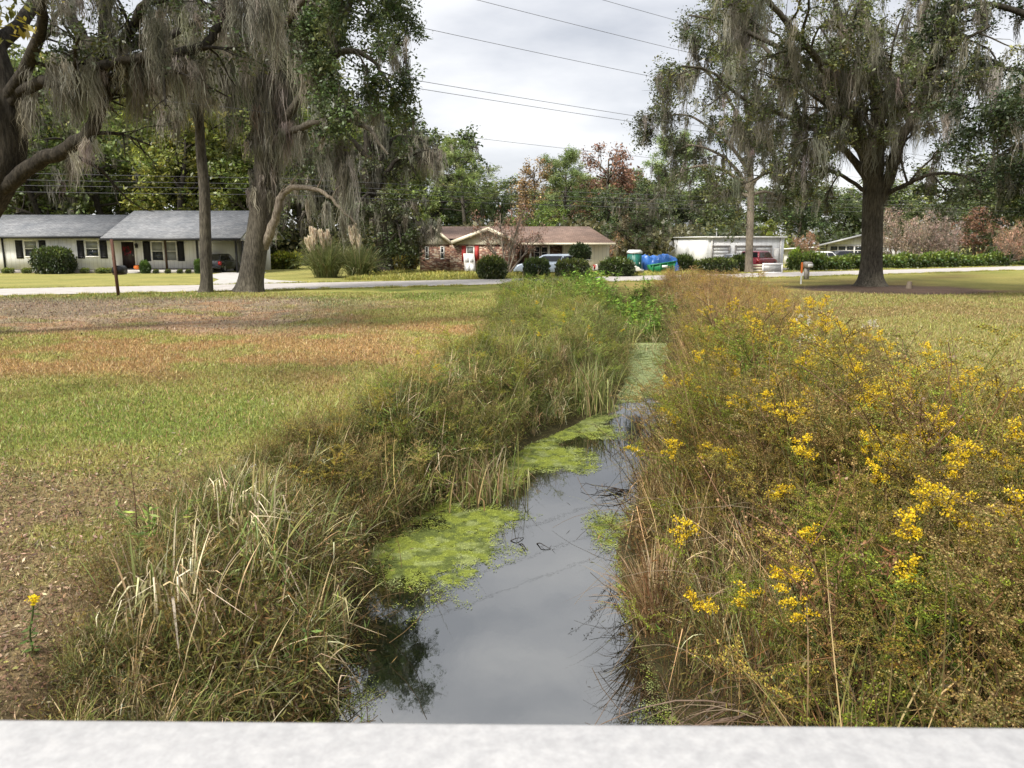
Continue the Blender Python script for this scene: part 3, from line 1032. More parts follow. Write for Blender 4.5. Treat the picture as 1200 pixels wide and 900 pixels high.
PALE_BLADE = None
proto('oakA', broad(11, 16, 6.2, 1.15, droop=-.25, moss=160), 'woodland_tree', 'bark_dark', True)
proto('oakB', broad(12, 15, 5.6, 1.1, droop=-.1), 'woodland_tree', 'bark_dark')
proto('oakC', broad(13, 18, 5.0, 1.0, trunk_h=.32), 'woodland_tree', 'bark')
proto('mossy', broad(14, 16, 6.0, .8, moss=420, droop=-.3), 'woodland_tree', 'bark_dark', True)
proto('airy', broad(15, 15, 4.4, .6, cols=[(.085, .085, .07), (.12, .115, .08), (.06, .06, .045)], lsz=.3), 'autumn_tree', 'bark')
proto('pineA', pine(16, 17), 'pine_tree', 'bark')
proto('pineB', pine(17, 16), 'pine_tree', 'bark')
proto('crape', twiggy(18), 'crape_myrtle', 'bark_pale')
proto('crapeB', twiggy(19, 5.0, leafy=.6, spread=.8, stems=7), 'crape_myrtle', 'bark_pale')


def plant_tree(kind, px, top, Y, label, group, width=1.0, tint=(1, 1, 1), rz=None):
    x, z = at(px, top, Y)
    root, used = KINDS[kind]
    allz = [np.array([v[2] for v in c.bound_box]).max() for c in root.children]
    h = max(allz)
    o = root if not used else dup_tree(root)
    KINDS[kind][1] = True
    s = z / h
    o.location = (x, Y, 0)
    o.scale = (s * width, s * width, s)
    o.rotation_euler = (0, 0, rng.uniform(0, TAU) if rz is None else rz)
    tag(o, label, 'tree', group)
    for c in o.children:
        if c.name.split('.')[0] == 'crown':
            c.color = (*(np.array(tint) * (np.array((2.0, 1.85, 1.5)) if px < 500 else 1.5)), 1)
    return o


GB = 'trees beyond the road'
G = (1.3, 1.35, 1.2)
# the ones that stand out against the sky
plant_tree('pineA', 545, 152, 88, 'tall rounded pine against the sky above the left gables of the brick house', GB, 1.1, (1.75, 1.7, 1.5))
plant_tree('airy', 622, 183, 92, 'orange brown autumn tree between the two pines behind the brick house', GB, .8, (2.5, 1.75, 1.0))
plant_tree('pineB', 664, 168, 90, 'grey green pine behind the right half of the brick house roof', GB, 1.15, (1.6, 1.6, 1.6))
plant_tree('airy', 722, 163, 96, 'dark red autumn tree right of the grey green pine', GB, 1.0, (1.9, 1.05, .85))
plant_tree('oakC', 750, 200, 92, 'dull green broad tree right below the red autumn tree', GB, .9, (1.25, 1.2, 1.05))
plant_tree('oakB', 490, 228, 92, 'mid green tree with a thin top left of the tall rounded pine', GB, .6, (1.4, 1.4, 1.1))
plant_tree('oakB', 588, 222, 92, 'bright green tree close behind the right gable of the brick house', GB, .7, G)
plant_tree('oakA', 640, 232, 74, 'light green low tree just behind the brown roof ridge', GB, .95, (1.9, 2.0, 1.1))
plant_tree('oakC', 700, 215, 80, 'dark green tree above the right end of the brown roof', GB, 1.0, (1.0, 1.0, .95))
plant_tree('airy', 735, 250, 72, 'thin brownish tree beside the brick house, behind the green toilet cabin', GB, 1.0, (1.6, 1.4, 1.0))
plant_tree('mossy', 745, 215, 70, 'dark mossy tree left of the white garage', GB, 1.1, (.95, .95, .95))
plant_tree('oakA', 795, 222, 86, 'dark oak straight behind the white garage', GB, 1.1, (.9, .9, .9))
plant_tree('oakC', 845, 215, 88, 'deep green tree behind the middle of the white garage', GB, 1.1, (.95, .95, 1.0))
plant_tree('pineB', 785, 150, 104, 'pale green pine rising far behind the white garage', GB, 1.0, (1.9, 1.95, 1.9))
plant_tree('oakB', 905, 255, 84, 'yellowish bush tree behind the right end of the white garage', GB, 1.2, (2.4, 2.1, .9))
plant_tree('oakC', 940, 205, 92, 'dark tree between the white garage and the gabled sunroom house', GB, 1.1, (.95, 1.0, .95))
plant_tree('oakB', 985, 225, 108, 'green tree behind the gabled sunroom house', GB, 1.2, (1.2, 1.2, 1.1))
plant_tree('mossy', 1095, 232, 84, 'dark evergreen with hanging moss above the long hedge', GB, .7, (.85, .9, .9))
plant_tree('airy', 1150, 240, 88, 'red leaved tree above the right end of the long hedge', GB, 1.35, (1.8, .95, .75))
plant_tree('oakB', 1190, 218, 102, 'dull yellow green tree at the far right behind the red tree', GB, 1.2, (1.7, 1.5, 1.1))
plant_tree('oakC', 1060, 232, 106, 'pale tree far behind the bare grey crape myrtles', GB, 1.1, (1.4, 1.3, 1.2))
# bare crape myrtles
plant_tree('crape', 594, 228, 54.5, 'half bare pinkish crape myrtle in front of the brick house', None, .75, (.85, .75, .72), 1.0)
GC = 'bare crape myrtles behind the long hedge'
for px, top, Y, tn in ((1056, 238, 73, (1.5, 1.3, 1.2)), (1086, 242, 75, (1.4, 1.2, 1.15)), (1112, 252, 74, (1.3, 1.1, 1.1))):
    plant_tree('crapeB', px, top, Y, 'greyish bare crape myrtle behind the long hedge right of the big oak trunk', GC, .62, tuple(np.array(tn) * [.80, 1.08, 1.25]))
plant_tree('crapeB', 1186, 252, 74, 'greyish bare crape myrtle at the right edge past the hedge end', None, .6, (1.3, 1.2, 1.1))
plant_tree('crapeB', 946, 268, 70, 'brownish bare shrub at the left of the gabled sunroom house', None, .55, (1.3, 1.1, .9))
plant_tree('crape', 700, 270, 62, 'tan feathery shrub at the right corner of the brick house', None, 1.2, (1.4, 1.25, .9))
# wall of trees behind the white house
GW = 'trees behind the white house'
rows = [(-70, 90, 72, 'mossy', (1.1, 1.1, 1)), (-15, 60, 78, 'oakA', (1.2, 1.25, 1)), (35, 95, 70, 'mossy', (1.0, 1.0, .95)), (75, 70, 82, 'oakB', (1.35, 1.4, 1.0)),
        (112, 110, 72, 'oakA', (1.15, 1.2, 1)), (150, 75, 80, 'oakC', (1.3, 1.25, .9)), (190, 95, 72, 'oakB', (1.7, 1.5, .95)), (232, 90, 80, 'oakB', (1.55, 1.4, .95)),
        (270, 120, 74, 'oakC', (1.3, 1.3, .95)), (315, 115, 82, 'oakA', (1.5, 1.5, 1.0)), (350, 110, 76, 'oakB', (1.5, 1.5, 1.0)), (392, 120, 84, 'oakA', (1.4, 1.4, 1)), (430, 130, 90, 'oakC', (1.3, 1.3, 1.0)), (468, 165, 80, 'oakB', (1.3, 1.3, 1))]
for i, (px, top, Y, k, tn) in enumerate(rows):
    lab = 'tall yellow green tree right behind the roof of the white house' if 180 < px < 240 else ('dense mossy oak behind the left half of the white house roof' if k == 'mossy' else
          ('leafy tree in the green wall behind the white house' if px < 300 else 'leafy tree seen through the moss between the white house and the brick house'))
    plant_tree(k, px, top, Y, lab, GW, 1.0, tn)
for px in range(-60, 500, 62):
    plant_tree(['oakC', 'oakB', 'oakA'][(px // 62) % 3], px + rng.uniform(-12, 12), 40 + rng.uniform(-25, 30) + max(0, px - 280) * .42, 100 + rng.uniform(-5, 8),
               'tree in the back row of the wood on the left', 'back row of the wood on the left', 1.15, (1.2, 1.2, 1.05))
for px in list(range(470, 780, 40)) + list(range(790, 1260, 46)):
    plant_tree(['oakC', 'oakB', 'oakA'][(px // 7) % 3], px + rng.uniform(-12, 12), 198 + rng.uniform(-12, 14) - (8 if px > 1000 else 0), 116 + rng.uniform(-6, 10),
               'tree in the far back row of the wood behind the houses', 'back row of the wood behind the houses', 1.5, (1.75, 1.65, 1.55))  # paler tint puts a slight distance haze into the leaf colour
# low growth closing the view under the crowns
mb = MB()
g = rng
n = 26000
x = np.concatenate([g.uniform(-75, 95, n // 2), g.uniform(-60, 80, n - n // 2)])
y = np.concatenate([g.uniform(84, 110, n // 2), g.uniform(75, 86, n - n // 2)])
k = ~((x > 24) & (x < 52) & (y < 96))
x, y = x[k], y[k]
n = len(x)
hh = 2.2 + 3.0 * fbm(x, y, 6, 3, 71)
c = mixc(np.broadcast_to((.05, .065, .025), (n, 3)), (.12, .11, .045), sst(.45, .65, fbm(x, y, 5, 3, 72)))
for _ in range(3):
    z = hh * g.random(n) ** .7
    D = rand_dirs(n, g, .2)
    L = g.uniform(.35, .75, n)
    diamonds(mb, np.stack([x + g.normal(0, .5, n), y + g.normal(0, .5, n), z], 1), D, side_of(D, g), L, L * .6, np.clip(c * np.exp(g.normal(0, .35, (n, 1))), .005, .8))
tag(mb.build('undergrowth', M['leaf']), 'tangled green brown undergrowth under the trees behind the houses', 'undergrowth', kind='stuff')
# pecan spray hanging in at the top left corner
t = Tree(808)
g = t.g
P = smooth_path([(-9.2, 9.0, -.1), (-9.0, 9.0, 2.5), (-8.7, 9.0, 5.0), (-8.6, 9.0, 7.2)], 14)
t.trunk(P, np.linspace(.2, .12, 14), 10, .2)
for e in ((-5.95, 9.3, 4.78), (-5.75, 9.6, 5.0), (-6.3, 9.0, 4.75), (-5.5, 10.0, 5.3), (-6.6, 9.6, 5.1)):
    B = smooth_path([(-8.65, 9, 5.6 + g.uniform(-.4, .6)), ((-8.65 + e[0]) / 2, e[1] - .1, e[2] + .75), e], 10)
    RR = np.linspace(.05, .012, 10)
    tube(t.wood, B, RR, 6)
    t.lv[2].append((B, RR))
t.sprout(2, 9, (.35, .8), .45, (.4, 1.0), .0, (0, 0, -.5), hang=False)
t.leaves(9, .12, [(.24, .20, .03), (.30, .24, .035), (.13, .14, .03)], [3, 2, 3], .2, asp=.34)
finish(t, 'pecan_tree', 'yellow leaved branch tips of a small tree hanging into the top left corner', None, (-9.2, 9, 0))

# ------------------------------------------------------------------ buildings
def siding(name, col, period=.3, axis='x', dark=.8):
    """vertical grooved boards"""
    m, nt, out = new_mat(name)
    p = N(nt, 'ShaderNodeBsdfPrincipled')
    p.inputs['Roughness'].default_value = .6
    tc = N(nt, 'ShaderNodeTexCoord')
    w = N(nt, 'ShaderNodeTexWave', wave_type='BANDS', bands_direction=axis.upper(), wave_profile='SAW')
    w.inputs['Scale'].default_value = .314 / period
    nt.links.new(tc.outputs['Object'], w.inputs['Vector'])
    r = ramp(nt, w.outputs['Fac'], [(0, (dark,) * 3), (.08, (dark,) * 3), (.14, (1, 1, 1)), (1, (1, 1, 1))])
    n = noise(nt, 1.6, 5, .6, stretch=(2, 2, .5))
    c = np.array(col)
    r2 = ramp(nt, n.outputs['Fac'], [(.3, tuple(c * .88)), (.7, tuple(np.minimum(c * 1.06, .9)))])
    nt.links.new(mul(nt, r2.outputs[0], r.outputs[0]), p.inputs['Base Color'])
    nt.links.new(bump(nt, w.outputs['Fac'], .3, .01), p.inputs['Normal'])
    nt.links.new(p.outputs[0], out.inputs[0])
    return m


def shingle_mat(name, c0, c1):
    m, nt, out = new_mat(name)
    p = N(nt, 'ShaderNodeBsdfPrincipled')
    p.inputs['Roughness'].default_value = .95
    p.inputs['Specular IOR Level'].default_value = .15
    tc = N(nt, 'ShaderNodeTexCoord')
    b = N(nt, 'ShaderNodeTexBrick')
    b.inputs['Scale'].default_value = 2.0
    b.inputs['Color1'].default_value = (*c0, 1)
    b.inputs['Color2'].default_value = (*c1, 1)
    b.inputs['Mortar'].default_value = (*(np.array(c0) * .55), 1)
    b.inputs['Mortar Size'].default_value = .02
    b.inputs['Brick Width'].default_value = .6
    b.inputs['Row Height'].default_value = .3
    nt.links.new(tc.outputs['Object'], b.inputs['Vector'])
    n = noise(nt, .8, 6, .65)
    n2 = noise(nt, 5, 4, .7)
    r = ramp(nt, n.outputs['Fac'], [(.3, (.72, .74, .76)), (.7, (1.2, 1.18, 1.15))])
    r2 = ramp(nt, n2.outputs['Fac'], [(.3, (.8, .8, .8)), (.7, (1.2, 1.2, 1.2))])
    nt.links.new(mul(nt, mul(nt, b.outputs['Color'], r.outputs[0]), r2.outputs[0]), p.inputs['Base Color'])
    nt.links.new(p.outputs[0], out.inputs[0])
    return m


def brick_mat():
    m, nt, out = new_mat('mixed_old_brick')
    p = N(nt, 'ShaderNodeBsdfPrincipled')
    p.inputs['Roughness'].default_value = .9
    tc = N(nt, 'ShaderNodeTexCoord')
    mp = N(nt, 'ShaderNodeMapping')
    mp.inputs['Scale'].default_value = (6.2, 6.2, 15.0)
    nt.links.new(tc.outputs['Object'], mp.inputs['Vector'])
    v = N(nt, 'ShaderNodeTexVoronoi')
    v.inputs['Scale'].default_value = 1.0
    nt.links.new(mp.outputs[0], v.inputs['Vector'])
    sep = N(nt, 'ShaderNodeSeparateColor')
    nt.links.new(v.outputs['Color'], sep.inputs[0])
    r = ramp(nt, sep.outputs[0], [(0, (.24, .125, .095)), (.3, (.33, .18, .13)), (.5, (.17, .11, .09)), (.66, (.48, .35, .24)), (.8, (.62, .53, .42)), (1, (.28, .15, .12))])
    r.color_ramp.interpolation = 'CONSTANT'
    n = noise(nt, 1.1, 4, .6)
    r2 = ramp(nt, n.outputs['Fac'], [(.35, (.7, .68, .66)), (.65, (1.2, 1.15, 1.1))])
    nt.links.new(mul(nt, r.outputs[0], r2.outputs[0]), p.inputs['Base Color'])
    nt.links.new(p.outputs[0], out.inputs[0])
    return m


def glass_mat(name, col, rough=.08):
    m, nt, out = new_mat(name)
    p = N(nt, 'ShaderNodeBsdfPrincipled')
    p.inputs['Base Color'].default_value = (*col, 1)
    p.inputs['Roughness'].default_value = rough
    p.inputs['Specular IOR Level'].default_value = .6
    n = noise(nt, 3, 2, .5)
    nt.links.new(bump(nt, n.outputs['Fac'], .03, .02), p.inputs['Normal'])
    nt.links.new(p.outputs[0], out.inputs[0])
    return m


M['wsiding'] = siding('white_board_siding', (.88, .865, .84), .3)
M['csiding'] = siding('cream_board_siding', (.78, .71, .56), .3)
M['msiding'] = siding('white_metal_siding', (.84, .845, .85), .45, 'y', .9)
M['msidingx'] = siding('white_metal_front', (.86, .865, .87), .45, 'x', .9)
M['trim'] = plain('white_trim_paint', (.80, .78, .73), .5)
M['ctrim'] = plain('cream_trim_paint', (.80, .72, .55), .5)
M['black'] = plain('black_paint', (.012, .012, .013), .5)
M['shutter'] = plain('black_shutter_paint', (.010, .010, .012), .55)
M['groof'] = shingle_mat('grey_shingles', (.165, .17, .18), (.24, .245, .255))
M['rroof'] = shingle_mat('brown_shingles', (.19, .13, .105), (.255, .18, .145))
M['brick'] = brick_mat()
M['glass'] = glass_mat('dark_window_glass', (.02, .025, .03))
M['blind'] = glass_mat('window_with_blinds', (.22, .23, .22), .15)
M['door_dark'] = plain('dark_door_paint', (.025, .015, .015), .35)
M['concrete'] = plain('step_concrete', (.42, .40, .37), .9, .2, 3)
M['red'] = plain('red_panel_paint', (.42, .045, .04), .6)
M['darkwood'] = plain('dark_stained_wood', (.05, .028, .018), .7, .3, 4, .3, stretch=(6, 6, 1))
M['redwood'] = plain('rust_brown_wood', (.10, .05, .035), .8, .2, 5, .35, stretch=(6, 6, 1))
M['orange'] = plain('orange_paint', (.75, .18, .03), .5)
M['wmetal'] = plain('white_metal', (.75, .75, .74), .45)
M['galv'] = plain('grey_metal', (.30, .30, .29), .5, .5, 6, .25, metal=.3)
M['grey'] = plain('weathered_grey', (.30, .28, .26), .85, .2, 4, .3)
M['wreath'] = plain('red_flowers', (.28, .02, .03), .8)


def window(parent, x0, x1, z0, z1, Y, frame='trim', upper='blind', lower='glass', name='window', mull=0, fw=.07):
    f = MB()
    box(f, x0, x1, Y - .05, Y + .02, z0, z0 + fw)
    box(f, x0, x1, Y - .05, Y + .02, z1 - fw, z1)
    box(f, x0, x0 + fw, Y - .05, Y + .02, z0 + fw, z1 - fw)
    box(f, x1 - fw, x1, Y - .05, Y + .02, z0 + fw, z1 - fw)
    zm = (z0 + z1) / 2
    box(f, x0 + fw, x1 - fw, Y - .045, Y + .02, zm - .025, zm + .025)
    for i in range(mull):
        xm = x0 + (x1 - x0) * (i + 1) / (mull + 1)
        box(f, xm - .02, xm + .02, Y - .04, Y + .02, z0 + fw, zm - .025)
        box(f, xm - .02, xm + .02, Y - .04, Y + .02, zm + .025, z1 - fw)
    fo = f.build(name, M[frame], parent)
    for a, b, mt in ((z0 + fw, zm - .025, lower), (zm + .025, z1 - fw, upper)):
        p_ = MB()
        box(p_, x0 + fw, x1 - fw, Y - .02, Y + .01, a, b)
        p_.build('pane', M[mt], fo)
    return fo


def shutter(parent, x0, x1, z0, z1, Y):
    s = MB()
    box(s, x0, x1, Y - .035, Y + .01, z0, z1)
    n = 9
    for i in range(n):
        za = z0 + .08 + (z1 - z0 - .16) * i / n
        box(s, x0 + .05, x1 - .05, Y - .05, Y - .033, za, za + (z1 - z0 - .16) / n * .6)
    return s.build('shutter', M['shutter'], parent)


# --- white ranch house on the left
YA = 57.0
ha = empty('ranch_house', (at(120, 320, YA)[0], YA, 0))
tag(ha, 'long low white house with grey shingle roof and black shutters at the left', 'house')
OA = np.array(ha.location)


def lx(px, Y, ref=300):
    return at(px, ref, Y)[0] - OA[0]


def lz(py, Y, px=100):
    return at(px, py, Y)[1]


Yf, Yr = 0.0, 1.2       # left wing face, recessed porch face (local y)
xl, xm, xc, xe = lx(-70, YA), lx(134, YA), lx(249, YA + 1.2), lx(287, YA)
zeL, zeR = lz(278.5, 56.4), lz(281, 56.3)
w = MB()
box(w, xl, xm, Yf, 9.0, .28, zeL)
w.build('wall', M['wsiding'], ha)
w = MB()
box(w, xm, xc, Yr, 9.2, .32, zeR)
w.build('wall', M['wsiding'], ha)
w = MB()
box(w, xl + .03, xm - .03, Yf + .03, 8.9, -.1, .28)
box(w, xm - .03, xc - .03, Yr + .03, 9.1, -.1, .32)
w.build('foundation', M['grey'], ha)
w = MB()
box(w, xm + .02, xc + .2, -.05, Yr, -.05, .22)
box(w, lx(139, YA), lx(165, YA), -.75, -.05, -.05, .11)
w.build('porch_step', M['concrete'], ha)
# carport end wall and back wall
w = MB()
box(w, xc + .003, xe - .35, 7.0, 7.15, 0, zeR)
w.build('carport_wall', M['wsiding'], ha)
for px_ in (195, 232, 277.5, 285):
    w = MB()
    x = lx(px_, YA)
    box(w, x - .065, x + .065, -.12, .01, 0 if px_ > 240 else .223, zeR - .02)
    w.build('porch_post', M['black'] if px_ != 195 else M['darkwood'], ha)


def gable_roof(mb, x0, x1, y0, y1, ze, zr, th=.14):
    ym = (y0 + y1) / 2
    for a, b in ((y0, ym), (ym, y1)):
        za, zb = (ze, zr) if a == y0 else (zr, ze)
        prism(mb, [(a, za), (b, zb), (b, zb + th), (a, za + th)], 'x', x0, x1)


rl = MB()
zrL = lz(254, 62)
gable_roof(rl, xl - .4, lx(122, 56.5) + .0, -.65, 9.9, zeL, zrL)
rl.build('roof', M['groof'], ha)
rr = MB()
zrR = lz(250.5, 62)
gable_roof(rr, lx(122.2, 56.5) + .004, xe + .05, -.8, 10.0, zeR + .02, zrR + .08)
rr.build('roof', M['groof'], ha)
w = MB()
for x, a, b, ze, zr in ((xl + .003, -.3, 9.6, zeL, zrL), (xm - .2, -.4, 9.6, zeR, zrR), (xe - .4, -.4, 9.6, zeR, zrR)):
    prism(w, [(a, ze + .02), (b, ze + .02), ((a + b) / 2, zr - .02)], 'x', x, x + .1)
w.build('gable_end', M['wsiding'], ha)
w = MB()
box(w, xl - .4, lx(122, 56.5) - .01, -.76, -.655, zeL - .06, zeL + .1)
box(w, lx(122.2, 56.5), xe + .05, -.93, -.81, zeR - .06, zeR + .12)
box(w, lx(5, YA) - .05, lx(5, YA) + .05, -.09, -.003, .02, zeL - .06)
w.build('gutter', M['black'], ha)
w = MB()
box(w, xm + .01, xe - .06, -.6, Yr - .01, zeR - .05, zeR - .012)
box(w, xl, xm - .01, -.6, -.004, zeL - .05, zeL - .012)
w.build('soffit', M['trim'], ha)
wz0, wz1 = lz(303, YA), lz(281.5, YA)
for a, b in ((29.5, 45.5), (101, 117)):
    window(ha, lx(a, YA), lx(b, YA), wz0 + .1, wz1, 0)
for a, b in ((19.5, 27.8), (47, 55), (91.5, 99.5), (118, 126.5)):
    shutter(ha, lx(a, YA), lx(b, YA), wz0, wz1, 0)
wz0, wz1 = lz(306, YA + 1.2), lz(282.5, YA + 1.2)
window(ha, lx(178, YA + 1.2), lx(192.5, YA + 1.2), wz0, wz1, Yr, upper='blind')
window(ha, lx(194.5, YA + 1.2), lx(208, YA + 1.2), wz0, wz1, Yr, lower='blind')
for a, b in ((168.5, 176.8), (208.6, 216.5)):
    shutter(ha, lx(a, YA + 1.2), lx(b, YA + 1.2), wz0, wz1, Yr)
w = MB()
dx0, dx1 = lx(142, YA + 1.2), lx(158, YA + 1.2)
dz0, dz1 = .33, lz(283.5, YA + 1.2)
box(w, dx0, dx1, Yr - .05, Yr + .02, dz0, dz1)
dr = w.build('door', M['door_dark'], ha)
w = MB()
box(w, dx0 - .14, dx0, Yr - .04, Yr + .01, dz0, dz1 + .12)
box(w, dx1, dx1 + .14, Yr - .04, Yr + .01, dz0, dz1 + .12)
box(w, dx0, dx1, Yr - .04, Yr + .01, dz1, dz1 + .12)
w.build('door_frame', M['trim'], ha)
w = MB()
a = np.linspace(0, TAU, 60, endpoint=False)
xm_, zm_ = (dx0 + dx1) / 2, dz0 + 1.28
Pw = np.stack([xm_ + (.25 + rng.normal(0, .035, 60)) * np.cos(a), np.full(60, Yr - .07) + rng.normal(0, .02, 60), zm_ + (.25 + rng.normal(0, .035, 60)) * np.sin(a)], 1)
diamonds(w, Pw, rand_dirs(60, rng), rand_dirs(60, rng), np.full(60, .14), np.full(60, .1), np.ones((60, 3)))
w.build('wreath', M['wreath'], dr)
w = MB()
lathe(w, [(.02, 0), (.05, .02), (.05, .04)], 10, (dx1 - .1, Yr - .09, dz0 + .95), 'y')
w.build('handle', M['galv'], dr)
w = MB()
xx = lx(161.5, YA + 1.2)
zq = lz(288, YA + 1.2)
prism(w, [(xx - .05, zq - .16), (xx + .05, zq - .16), (xx + .09, zq + .08), (xx - .09, zq + .08)], 'y', Yr - .2, Yr - .02)
prism(w, [(xx - .1, zq + .083), (xx + .1, zq + .083), (xx, zq + .2)], 'y', Yr - .21, Yr - .01)
w.build('porch_light', M['black'], ha)
# pumpkin on the porch
mbp = MB()
n = 20
V = []
prof = [(.02, .0), (.16, .02), (.235, .11), (.25, .2), (.2, .3), (.08, .335), (.02, .325)]
for r_, h_ in prof:
    for i in range(n):
        a_ = i * TAU / n
        rr_ = r_ * (1 + .06 * math.cos(a_ * 7))
        V.append((rr_ * math.cos(a_), rr_ * math.sin(a_), h_))
mbp.add(V, [[j * n + i, j * n + (i + 1) % n, (j + 1) * n + (i + 1) % n, (j + 1) * n + i] for j in range(len(prof) - 1) for i in range(n)])
pk = empty('pumpkin', (at(161, 316, 57.6)[0], 57.6, .22))
tag(pk, 'orange pumpkin on the porch beside the dark front door of the white house', 'pumpkin')
mbp.build('shell', M['orange'], pk, smooth=True)
mbp = MB()
tube(mbp, [(0, 0, .31), (.01, 0, .36), (.04, .01, .4)], [.03, .022, .02], 6)
mbp.build('stem', M['darkwood'], pk)
# brown fence piece at the left edge
fe = empty('board_fence', (at(0, 320, 57.2)[0], 57.2, 0))
tag(fe, 'short reddish brown board gate at the left edge against the white house', 'fence')
w = MB()
for i in range(12):
    box(w, -2.2 + i * .19, -2.2 + i * .19 + .17, -.02, .02, .03, 1.4 + .02 * (i % 2))
w.build('boards', M['redwood'], fe)
w = MB()
box(w, -2.2, .1, .021, .07, .35, .45)
box(w, -2.2, .1, .021, .07, 1.05, 1.15)
w.build('rail', M['darkwood'], fe)

# --- brick and cream house with the brown roof
YB = 57.0
hb = empty('brick_house', (0, YB, 0))
tag(hb, 'low brick and cream house with a brown shingle roof and two front gables', 'house')


def bx(px, Y=YB, py=300):
    return at(px, py, Y)[0]


zev = at(600, 286.5, YB)[1]
w = MB()
box(w, bx(491), bx(527), .35, 9, -.05, zev)
box(w, bx(527) + .003, bx(606), 0, 9, -.05, zev)
w.build('brick_wall', M['brick'], hb)
w = MB()
box(w, bx(606) + .003, bx(660), 1.6, 9, -.05, zev + .3)
w.build('brick_wall', M['brick'], hb)
w = MB()
box(w, bx(660) + .003, bx(714), 0, 9, -.05, zev)
w.build('cream_wall', M['csiding'], hb)
w = MB()
box(w, bx(606), bx(660), -.1, 1.6, -.05, .12)
w.build('porch_floor', M['concrete'], hb)
# roof: a ridge along x, hipped at the right end, two front gables
r = MB()
zR = at(600, 267.2, YB + 5)[1]
ze = zev
x0, x1 = bx(507), bx(719)
xr = at(690, 267, YB + 5)[0]
ye, yr_, yb = -.75, 5.0, 10.6
th = .12
xg = bx(605)
yq = .6
zq_ = ze + (zR - ze) * (yq - ye) / (yr_ - ye)
V = [(x0, yq, zq_), (xg, yq, zq_), (xg, ye, ze), (x1, ye, ze), (xr, yr_, zR), (x0, yr_, zR), (x0, yb, ze), (x1, yb, ze)]
V2 = [(a, b, c + th) for a, b, c in V]
xt = xg
r.add(V + V2, Q=[[8, 9, 9, 13], [13, 12, 15, 14], [5, 6, 7, 4], [2, 3, 11, 10], [7, 6, 14, 15], [3, 7, 15, 11], [1, 2, 10, 9]][1:],
      T=[[8, 9, 12], [8, 12, 13], [9, 10, 11], [9, 11, 12], [11, 15, 12], [0, 5, 4], [0, 4, 1], [1, 4, 3], [1, 3, 2], [3, 4, 7]])


def front_gable(mb, wl, trim, pa, pl, pr, Y0, yback, wall_y):
    """front gable: apex px,py  left px,py  right px,py at world Y0"""
    (ax, az), (lx_, lz_), (rx, rz_) = [at(*q, Y0) for q in (pa, pl, pr)]
    y0 = Y0 - YB
    for (ex, ez) in ((lx_, lz_), (rx, rz_)):
        V = [(ax, y0, az), (ex, y0, ez), (ex, yback, ez), (ax, yback, az)]
        V += [(a, b, c + .11) for a, b, c in V]
        q = [0, 1, 2, 3, 4, 5, 6, 7] if ex < ax else [1, 0, 3, 2, 5, 4, 7, 6]
        hexa(mb, [V[i] for i in q])
        d = -1 if ex < ax else 1
        V = [(ax, y0 - .09, az - .12), (ex, y0 - .09, ez - .12), (ex, y0 - .003, ez - .12), (ax, y0 - .003, az - .12)]
        V += [(a, b, c + .27) for a, b, c in V]
        hexa(trim, [V[i] for i in q])
    k = .93
    zb = min(lz_, rz_) + .0
    prism(wl, [(ax + (lx_ - ax) * k, zev + .003), (ax + (rx - ax) * k, zev + .003), (ax, az - .05)], 'y', wall_y - .06, wall_y + .06)


wl, tr = MB(), MB()
front_gable(r, wl, tr, (507, 267.0), (485.5, 285), (528, 284.5), 57.02, 5.2, .30)
front_gable(r, wl, tr, (572, 268.5), (528.6, 284.6), (607, 284.0), 56.62, 4.6, -.05)
r.build('roof', M['rroof'], hb)
wl.build('gable', M['csiding'], hb)
box(tr, bx(607), x1 + .02, ye - .1, ye - .003, ze - .03, ze + th)
box(tr, bx(607), bx(714), ye, -.01, ze - .04, ze - .004)
tr.build('fascia', M['ctrim'], hb)
for px_ in (621.5, 643):
    w = MB()
    x = bx(px_)
    box(w, x - .06, x + .06, -.12, -.02, .123, ze - .045)
    w.build('porch_post', M['trim'], hb)
w = MB()
box(w, bx(608.5), bx(613), 1.54, 1.62, .13, at(610, 288, YB + 1.6)[1])
w.build('door', M['door_dark'], hb)
zq0, zq1 = at(630, 303, YB + 1.6)[1], at(630, 288.5, YB + 1.6)[1]
window(hb, bx(625.5, YB + 1.6), bx(633, YB + 1.6), zq0, zq1, 1.6, lower='glass', upper='glass')
window(hb, bx(634, YB + 1.6), bx(642, YB + 1.6), zq0, zq1, 1.6, lower='glass', upper='glass')
window(hb, bx(685), bx(693.5), at(690, 305.5, YB)[1], at(690, 288.5, YB)[1], 0, lower='glass', upper='glass', fw=.09)
window(hb, bx(497.5), bx(502), at(500, 304, YB)[1], at(500, 288.5, YB)[1], .35, lower='glass', upper='glass')
window(hb, bx(515.5), bx(520.5), at(500, 304, YB)[1], at(500, 288.5, YB)[1], .35, lower='glass', upper='glass')
window(hb, bx(546.5), bx(556), at(550, 308, YB)[1], at(550, 288.3, YB)[1], 0, frame='trim', lower='blind', upper='blind')
for a, b in ((541.2, 546.1), (556.4, 561)):
    w = MB()
    box(w, bx(a), bx(b), -.05, .01, at(550, 306, YB)[1], at(550, 288, YB)[1])
    w.build('shutter', M['red'], hb)
